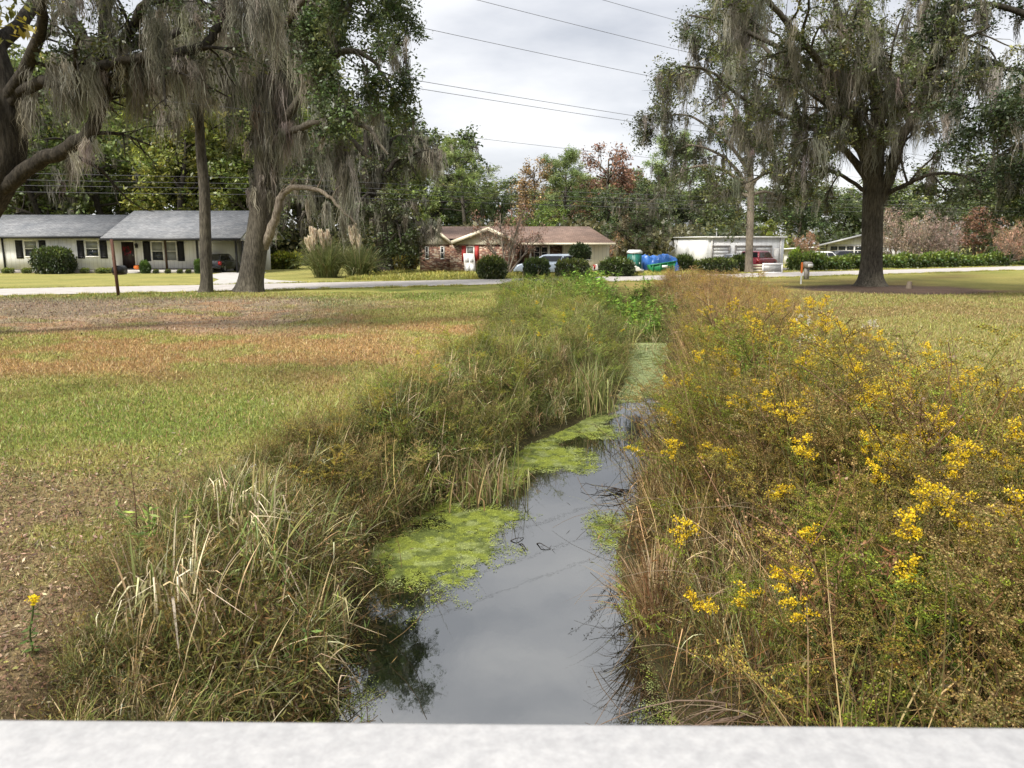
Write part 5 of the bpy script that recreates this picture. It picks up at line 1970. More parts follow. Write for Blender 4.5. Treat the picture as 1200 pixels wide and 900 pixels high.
# ------------------------------------------------------------------ pampas grass
def blades(mb, base, n, L, w, g, cols, wts, spread=.15, out=.6, droop=1.0, k=6, up=1.0, kink=0.0):
    """arching blades from base points (n of them)"""
    a = g.uniform(0, TAU, n)
    o = out * g.uniform(.15, 1, n)
    Ln = g.uniform(L[0], L[1], n)
    t = np.linspace(0, 1, k)
    dirx = np.stack([np.cos(a), np.sin(a)], 1)
    r0 = g.uniform(0, spread, n)
    P = np.zeros((n, k, 3))
    th0 = o * .55
    dr = droop * g.uniform(.5, 1.3, n) * o
    th = th0[:, None] + dr[:, None] * t[None] ** 1.4 * 2.0
    if kink:
        kk = g.uniform(.35, .75, n)[:, None]
        on = (g.random(n) < kink)[:, None]
        th = np.where(on, th0[:, None] * .7 + g.uniform(1.7, 2.7, (n, 1)) * sst(kk - .08, kk + .12, t[None]), th)
    ds = Ln[:, None] / (k - 1)
    hx_ = np.concatenate([np.zeros((n, 1)), np.cumsum(np.sin(th[:, 1:]) * ds, 1)], 1)
    hz_ = np.concatenate([np.zeros((n, 1)), np.cumsum(np.cos(th[:, 1:]) * ds, 1)], 1)
    P[:, :, :2] = base[:, None, :2] + dirx[:, None] * (r0[:, None] + hx_)[..., None]
    P[:, :, 2] = base[:, None, 2] + hz_ * up
    W = w * g.uniform(.6, 1.3, (n, 1)) * np.interp(t, [0, .25, .7, 1], [.8, 1, .75, .08])[None]
    tw = g.uniform(-.9, .9, n)
    S = np.stack([-np.sin(a + tw), np.cos(a + tw), g.normal(0, .25, n)], 1)
    C = pick(cols, wts, n, g, .2, .06)
    ribbons(mb, P, W, norm(S), C)


for px_, sc_, np_, lab, sp in ((386, 1.0, 17, 'big pampas grass clump with tall cream plumes across the road, left clump', (358, 387)), (424, .85, 9, 'smaller pampas grass clump with cream plumes partly behind hanging moss', (409, 426))):
    Yp = 49.5
    X0 = at(px_ - 3, 330, Yp)[0]
    pr_ = empty('pampas_grass', (X0, Yp, 0))
    tag(pr_, lab, 'grass clump')
    w = MB()
    n = 1500
    blades(w, np.zeros((n, 3)) + rng.normal(0, .22 * sc_, (n, 3)) * [1, 1, 0], n, (1.5 * sc_, 2.9 * sc_), .03, rng, [(.14, .17, .06), (.20, .22, .09), (.30, .27, .14)], [3, 3, 1], .35 * sc_, .85, .9)
    w.build('foliage', M['grass'], pr_)
    for i in range(np_):
        w = MB()
        pxx = rng.uniform(*sp)
        xx = at(pxx, 300, Yp)[0] - X0
        zz_ = at(pxx, rng.uniform(270, 284) if sc_ == 1 else rng.uniform(264, 282), Yp)[1]
        yy = rng.uniform(-.7, .4)
        st_ = smooth_path([(xx * .3, yy * .3, .2), (xx * .75, yy * .8, zz_ * .55), (xx, yy, zz_)], 8)
        tube(w, st_, np.full(8, .012), 4, C=(.3, .26, .15))
        m_ = 130
        f = rng.uniform(0, 1, m_)
        b_ = np.stack([np.interp(1 - f * .34, np.linspace(0, 1, 8), st_[:, k_]) for k_ in range(3)], 1)
        D = norm(rand_dirs(m_, rng) * [.35, .35, .3] + [0, 0, .9])
        L = rng.uniform(.22, .42, m_) * (.5 + .7 * np.sin(math.pi * (f * .8 + .15)))
        diamonds(w, b_, D, side_of(D, rng), L, L * .3, jit((.70, .60, .46), m_, rng, .15, .04))
        w.build('plume', M['grass'], pr_)

# ------------------------------------------------------------------ overhead wires
M['wire'] = plain('weathered_wire', (.10, .10, .11), .6)


def wire(z, off, label, group, r=.016, sag=.5, dz=0.0, y0=44.2, m_=.47):
    w = MB()
    xs = np.linspace(-44, 130, 160)
    ph = (xs + 12) / 48.0
    s = sag * (4 * ((ph % 1) - .5) ** 2)
    ys = y0 + m_ * xs + off
    tube(w, np.stack([xs, ys, z + s - sag + dz * xs], 1), np.full(160, r), 5)
    o = w.build('power_line', M['wire'])
    tag(o, label, 'power line', group)


WG = 'power lines strung along the road'
for i, (z, lab) in enumerate(((15.8, 'thin power line, topmost of those crossing the open sky'), (14.15, 'thin power line, second from the top across the open sky'), (12.3, 'thin power line, third from the top across the open sky'),
                              (9.9, 'thin power line, upper one of the close pair lowest in the open sky'), (9.55, 'thin power line, lower one of the close pair lowest in the open sky'), (7.6, 'faint power line grazing the tops of the far trees'))):
    wire(z, 0, lab, WG, .013 if z > 8 else .010, .3, 0.0, 42.0, .8)
for i, (z, lab) in enumerate(((5.55, 'low dark cable, top of the bundle in front of the trees'), (5.25, 'low dark cable, second of the bundle in front of the trees'), (5.0, 'low dark cable, third of the bundle in front of the trees'), (4.7, 'low dark cable, bottom of the bundle in front of the trees'))):
    wire(z, 3.6, lab, 'low cables along the far side of the road', .010, .25)

# ------------------------------------------------------------------ bank vegetation
class Tmpl:
    def __init__(s, mb):
        s.V, s.Q, s.T, s.C = mb.arrays()


def scatter(mb, tm, pos, g, smin=.8, smax=1.2, tilt=.15, tint=None, tv=.15, zs=1.0, lean=None, size=None):
    n = len(pos)
    which = g.integers(0, len(tm), n)
    for k, t in enumerate(tm):
        p = pos[which == k]
        m = len(p)
        if not m:
            continue
        a = g.uniform(0, TAU, m)
        s = g.uniform(smin, smax, m) * edge_size(p) * (.48 + 1.05 * fbm(p[:, 0], p[:, 1], .9, 3, 83))
        ca, sa = np.cos(a) * s, np.sin(a) * s
        V = np.empty((m, len(t.V), 3))
        V[:, :, 0] = ca[:, None] * t.V[:, 0] - sa[:, None] * t.V[:, 1]
        V[:, :, 1] = sa[:, None] * t.V[:, 0] + ca[:, None] * t.V[:, 1]
        V[:, :, 2] = (s * zs * g.uniform(.9, 1.1, m))[:, None] * t.V[:, 2]
        tx, ty = g.normal(0, tilt, m), g.normal(0, tilt, m)
        if lean is not None:
            l = lean(p)
            tx, ty = tx + l[:, 0], ty + l[:, 1]
        V[:, :, 0] += tx[:, None] * V[:, :, 2]
        V[:, :, 1] += ty[:, None] * V[:, :, 2]
        V += p[:, None]
        c = 1.2 * np.exp(g.normal(0, tv * 1.2, (m, 1))) * np.exp(g.normal(0, tv, (m, 1)) * np.array([[.35, .05, -.3]]))
        if tint is not None:
            c = c * (tint(p) if callable(tint) else np.asarray(tint))
        C = np.clip(t.C[None] * c[:, None], .003, .9)
        nv = len(t.V)
        off = (np.arange(m) * nv)[:, None, None]
        mb.add(V.reshape(-1, 3), (t.Q[None] + off).reshape(-1, 4) if len(t.Q) else None,
               (t.T[None] + off).reshape(-1, 3) if len(t.T) else None, C.reshape(-1, 3))


def edge_size(p):
    """growth gets lower towards the mown lawns"""
    y = p[:, 1]
    dl, dr = p[:, 0] - np.interp(y, VLK, VL), np.interp(y, VRK, VR) - p[:, 0]
    s = np.where(y > road_mid(p[:, 0]) - ROADW - 1, 1, .42 + .58 * sst(-.1, 1.0, dl))
    s = s * np.where((p[:, 0] < np.interp(y, YK, WL) + .4) & (y > 9) & (y < 28), 1 - .22 * sst(9, 13, y), 1)
    return s * np.where(y < 20, .6 + .4 * sst(-.1, .7, dr), 1)


def stem_path(g, h, lean, k=7):
    d = norm([g.normal(0, lean), g.normal(0, lean), 1])
    return wander((0, 0, -.05), d, h, k, g, (g.normal(0, .15), g.normal(0, .15), -.1), .12)


def along(P, f):
    x = np.linspace(0, 1, len(P))
    return np.stack([np.interp(f, x, P[:, i]) for i in range(3)], -1)


def leafy_stem(mb, g, P, n, L, W, cols, w, f0=.1, f1=1.0, droop=.3, spread=1.0, rise=0.0):
    f = np.sort(g.uniform(f0, f1, n))
    B = along(P, f)
    a = np.arange(n) * 2.4 + g.normal(0, .5, n)
    D = norm(np.stack([np.cos(a) * spread, np.sin(a) * spread, g.normal(.25 - droop, .35, n)], 1)) + rise * norm(P[-1] - P[0])
    D = norm(D)
    S = norm(np.cross(D, np.array([0, 0, 1.0])) + g.normal(0, .3, (n, 3)))
    Ls = L * (1.15 - .6 * f) * np.exp(g.normal(0, .2, n))
    diamonds(mb, B, D, S, Ls, Ls * W, pick(cols, w, n, g, .22, .08), .1)


def t_goldenrod(g, h, bloom):
    """bloom: 'yellow', 'olive', 'seed', 'none'"""
    mb, fl = MB(), MB()
    for sidx in range(1 if bloom == 'yellow' else g.integers(1, 4)):
        hh = h * g.uniform(.75, 1.05)
        P = stem_path(g, hh, .22)
        P[:, :2] += g.normal(0, .05, 2)
        sc_ = (.14, .085, .05) if g.random() < .55 else (.13, .14, .05)
        tube(mb, P, np.linspace(.006, .002, len(P)), 3, C=sc_)
        leafy_stem(mb, g, P, int((62 if bloom == 'none' else 36) * hh), .095, .10, [(.11, .135, .036), (.17, .175, .045), (.15, .095, .045), (.08, .105, .03)], [3, 3, 1.3, 2], .12, .95, .3, 1.0, .75)
        # plume of side sprays
        nb = g.integers(6, 10) if bloom == 'yellow' else g.integers(7, 13)
        for i in range(nb):
            f = g.uniform(.84 if bloom == 'yellow' else .66, 1)
            b = along(P, f)
            a = g.uniform(0, TAU)
            Lb = (.075 if bloom == 'yellow' else .22) * (1.25 - f) / .4 * g.uniform(.6, 1.2) + .03
            B = wander(b, (math.cos(a), math.sin(a), .75), Lb, 4, g, (0, 0, -.5), .2)
            tube(mb, B, np.full(5, .0015), 3, C=sc_)
            m = int((26 if bloom == 'yellow' else 20) + (420 if bloom == 'yellow' else 200) * Lb)
            fr = g.uniform(.15, 1, m)
            q = along(B, fr) + g.normal(0, .008, (m, 3))
            D = rand_dirs(m, g, .5)
            if bloom == 'yellow':
                c = pick([(.74, .52, .02), (.62, .44, .025), (.45, .35, .05)], [4, 2, 1], m, g, .15, .04)
                L = g.uniform(.009, .017, m)
            elif bloom == 'seed':
                c = pick([(.36, .28, .15), (.27, .19, .10), (.20, .14, .07)], [1, 2, 1.5], m, g, .2, .05)
                L = g.uniform(.006, .013, m)
            else:
                c = pick([(.24, .20, .05), (.18, .13, .05), (.30, .25, .06)], [3, 2, 1.5], m, g, .2, .08)
                L = g.uniform(.007, .015, m)
            diamonds(fl, q, D, side_of(D, g), L, L * .6, c)
    return mb, fl


def merge(*ms):
    out = MB()
    for m in ms:
        if m.n:
            V, Q, T, C = m.arrays()
            out.add(V, Q, T, C)
    return out


def t_dry(g, h):
    """brown branching weed with seed specks"""
    mb = MB()
    for s in range(g.integers(2, 5)):
        P = stem_path(g, h * g.uniform(.6, 1), .35)
        c = [(.13, .075, .045), (.19, .12, .07), (.09, .06, .04)][g.integers(0, 3)]
        tube(mb, P, np.linspace(.005, .0018, len(P)), 3, C=c)
        for i in range(g.integers(6, 12)):
            f = g.uniform(.3, 1)
            a = g.uniform(0, TAU)
            B = wander(along(P, f), (math.cos(a), math.sin(a), .9), h * g.uniform(.12, .35), 4, g, (0, 0, .1), .3)
            tube(mb, B, np.full(5, .0018), 3, C=c)
            m = 20
            q = along(B, g.uniform(.3, 1, m)) + g.normal(0, .012, (m, 3))
            D = rand_dirs(m, g)
            L = g.uniform(.006, .014, m)
            diamonds(mb, q, D, side_of(D, g), L, L * .7, pick([(.36, .28, .17), (.24, .16, .085), (.16, .10, .05)], [.8, 2, 2], m, g, .2, .05))
        leafy_stem(mb, g, P, 14, .06, .14, [(.22, .13, .06), (.16, .10, .05), (.2, .17, .06)], [2, 2, 1], .1, .8, .6)
    return mb


def t_tuft(g, n, L, green):
    mb = MB()
    cols = {'g': [(.13, .16, .045), (.17, .19, .06), (.36, .29, .15)], 'm': [(.15, .16, .05), (.24, .21, .085), (.44, .35, .20)], 't': [(.64, .52, .32), (.46, .34, .19), (.24, .22, .08)]}[green]
    blades(mb, g.normal(0, .05, (n, 3)) * [1, 1, 0], n, L, .011, g, cols, [3, 2, 1.6], .05, .75, 1.1, 8, kink={'g': .15, 'm': .35, 't': .6}[green])
    return mb


def t_broad(g, h):
    mb = MB()
    for s in range(g.integers(2, 5)):
        P = stem_path(g, h * g.uniform(.7, 1), .3)
        tube(mb, P, np.linspace(.006, .003, len(P)), 3, C=(.12, .13, .04))
        leafy_stem(mb, g, P, int(26 * h / .5), .13, .32, [(.12, .17, .035), (.18, .21, .05), (.08, .12, .03)], [3, 2, 2], .15, 1, .2)
    return mb


def t_filler(g, n=210, r=.32, h=.36):
    mb = MB()
    B = np.stack([g.normal(0, r * .55, n), g.normal(0, r * .55, n), g.random(n) ** 1.3 * h], 1)
    D = rand_dirs(n, g, .3)
    L = g.uniform(.02, .06, n)
    diamonds(mb, B, D, side_of(D, g), L, L * g.uniform(.08, .22, n), pick([(.12, .135, .04), (.19, .18, .06), (.20, .13, .065), (.12, .085, .05), (.28, .22, .12)], [3, 3, 2, 1.5, .5], n, g, .22, .06))
    m = 20
    for i in range(m):
        b = np.array([g.normal(0, r * .5), g.normal(0, r * .5), 0])
        B_ = wander(b, rand_dirs(1, g, .5)[0], g.uniform(.15, .45), 3, g, (0, 0, .1), .3)
        tube(mb, B_, np.full(4, .0022), 3, C=(.15, .10, .06))
    return mb


g = np.random.default_rng(77)
T_or = [Tmpl(merge(*t_goldenrod(g, h, b))) for h, b in ((.95, 'olive'), (1.1, 'olive'), (.85, 'olive'), (1.0, 'seed'), (.9, 'none'), (.8, 'olive'), (1.05, 'seed'), (1.15, 'none'))]
T_dry = [Tmpl(t_dry(g, h)) for h in (.7, .9, .6, 1.0, .8)]
T_tg = [Tmpl(t_tuft(g, 34, (.35, .8), 'g')) for _ in range(3)]
T_tm = [Tmpl(t_tuft(g, 34, (.35, .85), 'm')) for _ in range(4)]
T_tt = [Tmpl(t_tuft(g, 30, (.3, .75), 't')) for _ in range(3)]
def t_wisp(g):
    """thin tall stalks and grass stems, some broken over"""
    mb = MB()
    n = 26
    blades(mb, g.normal(0, .09, (n, 3)) * [1, 1, 0], n, (.6, 1.25), .0065, g, [(.38, .29, .16), (.24, .17, .09), (.20, .20, .07), (.15, .09, .05)], [2, 2, 2, 1.5], .06, .55, .8, 8, kink=.25)
    m = 60
    return mb


T_wisp = [Tmpl(t_wisp(g)) for _ in range(5)]
T_br = [Tmpl(t_broad(g, h)) for h in (.45, .6, .55)]
T_fl = [Tmpl(t_filler(g)) for _ in range(6)]


def side_at(y):
    return (np.interp(y, YK, WL), np.interp(y, YK, WR), np.interp(y, VLK, VL), np.interp(y, VRK, VR))


def place(n, y0, y1, side, g, a=0.0, b=1.0, pw=1.0, edge=.10, clump=0.0, seed=1):
    """n points between the water edge (a=0) and the outer limit of the growth (b=1) on one bank"""
    y = y0 + (y1 - y0) * g.random(n) ** pw
    wl, wr, vl, vr = side_at(y)
    f = a + (b - a) * g.random(n)
    if side == 'L':
        x = wl - .02 - .1 * sst(11, 14, y) + .25 * sst(15, 18, y) + (vl - wl) * f
    else:
        x = wr + .14 + .12 * sst(9, 14, y) + (vr - wr - .2) * f
    x = x + g.normal(0, .08, n)
    if clump:
        k = fbm(x, y, .9, 3, seed) > clump
        x, y = x[k], y[k]
    return np.stack([x, y, zt(x, y)], 1)


def tint_far(p):
    """plants further up the creek: greener on the far left bank, paler and drier on the far right bank"""
    t = sst(9, 17, p[:, 1])[:, None]
    right = (p[:, 0] > np.interp(p[:, 1], YK, WR) - .5)[:, None]
    near = np.where(right, np.array([[.84, .84, .60]]), np.array([[1.05, 1.08, .8]]))
    far = np.where(right, np.array([[1.3, 1.15, 1.05]]), np.array([[1.0, 1.25, .85]]))
    green = sst(24, 30, p[:, 1])[:, None] * (~right)
    return (1 - t) * near + t * (far * (1 - green) + green * np.array([[1.0, 1.35, .9]]))


def lean_water(p):
    """stems near the water bend over it a little"""
    wl, wr, _, _ = side_at(p[:, 1])
    d = np.where(p[:, 0] > (wl + wr) / 2, -.04, .03)
    return np.stack([d, np.full(len(p), -.03)], 1)


# right bank: tall goldenrod thicket
mb = MB()
for n, y0, y1, a, b, s0, s1 in ((700, 2.6, 8, .17, 1, .65, 1.05), (640, 8, 16, .17, 1, .65, 1.05), (760, 16, 37, .12, 1, .6, 1.0)):
    scatter(mb, T_or, place(n, y0, y1, 'R', g, a, b), g, s0, s1, .2, tint_far, .15, lean=lean_water)
scatter(mb, T_or, place(520, 7.5, 32, 'L', g, .2, 1, clump=.42, seed=4), g, .5, .95, .2, tint_far, .2)
scatter(mb, T_or, place(90, 3.4, 8, 'L', g, .2, .95, clump=.5, seed=5), g, .4, .75, .2, None, .2)
scatter(mb, [T_or[4], T_or[7]], place(520, 2.7, 15, 'R', g, .1, 1, clump=.42, seed=15), g, .6, 1.05, .28, (.75, 1.05, .5), .15)
scatter(mb, T_or, place(80, 4.4, 13, 'R', g, .2, 1), g, 1.05, 1.3, .22, (.78, .80, .52), .15)
scatter(mb, T_dry, place(55, 3.6, 13, 'R', g, .2, 1), g, 1.2, 1.6, .2, (.8, .7, .7), .2)
scatter(mb, [T_or[4], T_or[7]], place(260, 9, 32, 'L', g, .05, 1, clump=.45, seed=16), g, .5, 1.05, .25, (1.0, 1.35, .8), .2)
# bare arching stems low on the near right slope
m = 420
p = place(m, 2.9, 12, 'R', g, 0, .8)
for q in p:
    a = g.uniform(0, TAU)
    B = wander(q + [0, 0, .05], (math.cos(a), math.sin(a), .9), g.uniform(.5, 1.3), 8, g, (0, 0, -1.5), .22)
    tube(mb, B, np.linspace(.0035, .0015, 9), 3, C=[(.22, .15, .09), (.13, .08, .05), (.34, .26, .17)][g.integers(0, 3)])
tag(mb.build('goldenrod_thicket', M['weed']), 'dense olive and brown goldenrod thicket covering both creek banks', 'weeds', kind='stuff')
mb = MB()
for n, y0, y1, side, a, b, s0, s1, cl in ((260, 2.6, 9, 'R', 0, 1, .65, 1.15, 0), (260, 9, 18, 'R', 0, 1, .6, 1.05, 0), (480, 18, 37, 'R', 0, 1, .7, 1.15, 0), (230, 5.5, 14, 'L', .05, 1, .5, .9, .42), (330, 14, 34, 'L', .0, 1, .55, .95, .4), (110, 3.2, 6, 'L', .1, .9, .35, .65, .4)):
    scatter(mb, T_dry, place(n, y0, y1, side, g, a, b, clump=cl, seed=9), g, s0, s1, .25, tint_far, .22)
tag(mb.build('dry_weeds', M['weed']), 'dry brown seeded weeds standing among the creek growth', 'weeds', kind='stuff')
mb = MB()
for n, y0, y1, side, a, b in ((620, 2.6, 9, 'R', .04, 1), (560, 9, 18, 'R', .05, 1.0), (800, 18, 38, 'R', 0, 1), (800, 3.0, 9, 'L', .06, .98), (720, 9, 17, 'L', .06, .95), (700, 17, 24, 'L', .05, 1), (500, 24, 38, 'L', -.5, 1)):
    p = place(n, y0, y1, side, g, a, b)
    scatter(mb, T_fl, p, g, .7, 1.3 if y0 < 15 else 1.8, .1, (.75, 1.0, .6) if side == 'L' and y0 > 8 else ((.50, .48, .38) if side == 'R' and y0 < 17 else ((.9, .95, .75) if side == 'R' else (.82, .80, .62))), .25, 1.0)  # near bank filler tinted dark, shade of the gaps put into its colour
scatter(mb, T_br, place(70, 3.5, 10, 'L', g, .2, .9, clump=.5, seed=14), g, .5, 1.0, .2, None, .2)
scatter(mb, T_br, place(110, 10, 24, 'L', g, .1, .9, clump=.48, seed=17), g, .6, 1.1, .2, (.95, 1.1, .9), .2)
scatter(mb, T_br, place(330, 25, 39, 'L', g, .0, 1), g, .9, 1.5, .2, (.95, 1.1, .8), .2)
scatter(mb, T_br, place(220, 27, 39, 'L', g, -.4, .4), g, 1.2, 2.0, .2, (.9, 1.12, .75), .2)
tag(mb.build('bank_undergrowth', M['weed']), 'low tangled leaves and stems covering the creek banks', 'ground cover', kind='stuff')
# grasses: mostly along the left bank and the water's edge
mb = MB()
scatter(mb, T_tm, place(330, 3.3, 9, 'L', g, .14, .85), g, .5, .95, .15, None, .2)
scatter(mb, T_tm, place(150, 9, 15, 'L', g, .12, .75, clump=.42, seed=31), g, .6, 1.15, .15, None, .2)
scatter(mb, T_tg, place(200, 12, 26, 'L', g, .06, .45), g, .7, 1.2, .15, None, .2)
scatter(mb, T_tg, place(280, 3.3, 9, 'L', g, .05, .9, clump=.42, seed=20), g, .5, 1.0, .15, None, .2)
scatter(mb, T_tt, place(340, 3.3, 8, 'L', g, .1, .85, clump=.42, seed=21), g, .55, 1.0, .2, None, .2)
scatter(mb, T_tt, place(80, 8, 16, 'L', g, .06, .4), g, .6, 1.15, .2, (.8, .75, .7), .2)
scatter(mb, T_tt, place(60, 5, 14, 'R', g, .05, .2), g, .6, 1.1, .2, (.75, .65, .6), .2, lean=lean_water)
scatter(mb, T_wisp, place(330, 2.8, 9, 'R', g, .05, 1, clump=.38, seed=41), g, .75, 1.25, .2, (.9, .85, .7), .2)
scatter(mb, T_wisp, place(300, 9, 18, 'R', g, .05, 1, clump=.38, seed=42), g, .8, 1.3, .2, (.95, .9, .75), .2)
scatter(mb, T_wisp, place(160, 8, 24, 'L', g, .05, .95, clump=.4, seed=43), g, .6, 1.1, .2, (.8, .85, .65), .2)
scatter(mb, T_tm, place(200, 4, 18, 'R', g, .06, .7, clump=.45, seed=22), g, .5, 1.0, .2, None, .2)
scatter(mb, T_tt, place(420, 15, 37, 'R', g, .1, 1), g, .7, 1.3, .2, (1, .84, .84), .2)
scatter(mb, T_wisp, place(260, 17, 37, 'R', g, .1, 1), g, .6, 1.0, .2, (1.1, .95, .9), .2)
scatter(mb, T_tm, place(120, 22, 38, 'L', g, -.2, .9), g, .8, 1.3, .2, None, .2)
tag(mb.build('bank_grass', M['grass']), 'long green and straw coloured grass hanging over the water edges', 'grass', kind='stuff')

# single blooming goldenrods
GOLD = []
for i in range(5):
    a, b = t_goldenrod(g, [1.0, .85, 1.1, .9, 1.05][i], 'yellow')
    r = empty('goldenrod')
    a.build('stem', M['weed'], r)
    b.build('flower_head', M['weed'], r)
    GOLD.append([r, False])


def goldenrod(x, y, s, label, group, k=None, tilt=.12):
    k = int(g.integers(0, 5)) if k is None else k
    r, used = GOLD[k]
    o = dup_tree(r) if used else r
    GOLD[k][1] = True
    o.location = (x, y, float(zt(x, y)))
    o.scale = (s, s, s)
    o.rotation_euler = (g.normal(0, tilt), g.normal(0, tilt), g.uniform(0, TAU))
    tag(o, label, 'wildflower', group)
    return o


GL = 'blooming goldenrods in the right bank thicket'
for x, y, z in place(180, 3.2, 8.5, 'R', g, .1, 1):
    goldenrod(x, y, g.uniform(.95, 1.22), 'goldenrod with yellow flower heads in the near part of the right bank thicket', GL)
for x, y, z in place(80, 8.5, 17, 'R', g, .1, 1):
    goldenrod(x, y, g.uniform(1.0, 1.3), 'goldenrod with yellow flower heads in the farther part of the right bank thicket', GL)
for x, y, z in place(14, 9, 22, 'L', g, .1, .9):
    goldenrod(x, y, g.uniform(.5, .75), 'small goldenrod with yellow flower heads on the left bank', 'blooming goldenrods on the left bank')
for px, py, h, lab in ((1047, 372, 1.0, 'tall goldenrod standing above the thicket against the right lawn'), (1085, 405, .95, 'tall leaning goldenrod above the thicket edge, right of the tallest one'), (1012, 385, .95, 'tall goldenrod with a yellow tip beside the white tufted weeds')):
    y = 9.0 if px != 1085 else 7.6
    x, z = at(px, py, y)
    goldenrod(x, y, max(.9, z / 1.0), lab, None, tilt=.04)


def on_ground(px, py):
    z = 0.0
    for _ in range(8):
        x, y = ground(px, py, z)
        z = .5 * z + .5 * float(zt(x, y))
    return x, y


def single(name, mbs, loc, label, cat, group=None, rz=0.0):
    r = empty(name, loc, rz)
    tag(r, label, cat, group)
    for nm, mb_, mt in mbs:
        mb_.build(nm, M[mt], r)
    return r


def gz(x, y):
    return (x, y, float(zt(x, y)))


# white tufted weeds at the top of the thicket
for px, py, y, lab in ((985, 365, 10.0, 'weed with white cottony tufts at the top edge of the right thicket'), (830, 470, 8.6, 'weed with cream cottony tufts in the middle of the right thicket')):
    a, b = MB(), MB()
    x, z = at(px, py, y)
    h = max(.6, z - float(zt(x, y)))
    for k in range(5):
        P = stem_path(g, h * g.uniform(.75, 1.02), .16) + np.array([g.normal(0, .16), g.normal(0, .1), 0])
        tube(a, P, np.linspace(.006, .002, len(P)), 3, C=(.13, .10, .05))
        leafy_stem(a, g, P, 40, .07, .2, [(.13, .14, .04), (.17, .14, .05)], [2, 1], .1, .9)
        for i in range(7):
            q = along(P, g.uniform(.85, 1)) + g.normal(0, .06, 3)
            m = 16
            D = rand_dirs(m, g, .4)
            diamonds(b, q + g.normal(0, .012, (m, 3)), D, side_of(D, g), g.uniform(.02, .04, m), g.uniform(.008, .016, m), jit((.56, .52, .42), m, g, .12, .03))
    single('tufted_weed', (('stem', a, 'weed'), ('seed_head', b, 'weed')), gz(x, y), lab, 'weed')
# the straw sheaf at the right water edge
x, y = ground(752, 742, WATER)
a = MB()
blades(a, g.normal(0, .05, (420, 3)) * [1, 1, 0], 420, (.5, .95), .011, g, [(.40, .27, .15), (.30, .18, .09), (.50, .38, .22), (.20, .17, .06)], [3, 3, 2, 1], .07, .42, 1.5, 7)
single('sedge_clump', (('blades', a, 'grass'),), (x + .10, y, WATER - .08), 'straw coloured sheaf of dead sedge standing at the right edge of the water', 'grass clump')
x, y = ground(800, 660, WATER)
a = MB()
blades(a, g.normal(0, .08, (380, 3)) * [1, 1, 0], 380, (.5, 1.0), .011, g, [(.34, .23, .12), (.25, .16, .08), (.20, .19, .06)], [3, 3, 2], .1, .6, 1.5, 7)
single('sedge_clump', (('blades', a, 'grass'),), (x + .15, y - .1, WATER + .1), 'brownish hanging sedge clump just behind the straw sheaf on the right bank', 'grass clump')
# reeds on the near left
for px, py, n, L, lab, cols in ((290, 690, 210, (.55, 1.0), 'drooping reed tuft with bleached leaves in the near left bank growth', [(.72, .60, .38), (.28, .27, .09), (.19, .24, .07)]),
                                (360, 770, 220, (.45, .85), 'reed clump with yellow green arching leaves at the near left water edge', [(.36, .36, .12), (.58, .48, .28), (.2, .25, .07)]),
                                (335, 820, 150, (.4, .7), 'short straw coloured reed clump by the rail at the left water edge', [(.68, .55, .33), (.42, .38, .12), (.32, .26, .12)]),
                                (200, 740, 170, (.4, .8), 'pale bent reed tuft on the near left bank, left of the drooping reeds', [(.72, .62, .41), (.42, .33, .18), (.2, .22, .07)]),
                                (285, 640, 150, (.5, .9), 'upper bleached reed tuft on the left bank beside green leaves', [(.72, .60, .38), (.3, .28, .1), (.17, .22, .06)]),
                                (560, 590, 260, (.5, .85), 'reed stand with brown lower leaves at the left bend of the water', [(.20, .22, .07), (.40, .31, .17), (.28, .2, .1)]),
                                (690, 480, 260, (.7, 1.2), 'tall green reed stand where the creek narrows on the left', [(.17, .21, .06), (.24, .25, .09), (.38, .3, .16)])):
    x, y = on_ground(px, py)
    a = MB()
    blades(a, g.normal(0, .13 if n < 240 else .25, (n, 3)) * [1, 1, 0], n, L, .015, g, cols, [2, 2, 2], .10, .42, 1.2, 10, kink=.7 if n < 240 else .3)
    single('reed_clump', (('blades', a, 'grass'),), gz(x, y), lab, 'reeds')
# broad leaved green plants on the left bank
for px, py, h, n, lab in ((255, 805, .5, 5, 'bright green leafy weed by the rail on the near left bank'), (180, 650, .5, 4, 'light green leafy weed at the lawn edge on the left'), (295, 620, .5, 4, 'dark green leafy weed on the left bank beside the bleached reeds'), (440, 520, .5, 3, 'green leafy weed on the left bank near the lawn edge')):
    x, y = on_ground(px, py)
    a = MB()
    for k in range(n):
        P = stem_path(g, h * g.uniform(.7, 1.1), .35)
        tube(a, P, np.linspace(.006, .003, len(P)), 3, C=(.12, .14, .04))
        leafy_stem(a, g, P, 34, .13, .24, [(.14, .20, .04), (.20, .25, .06), (.10, .15, .035)], [3, 2, 2], .1, 1, .15)
    single('leafy_weed', (('leaves', a, 'weed'),), gz(x, y), lab, 'weed')
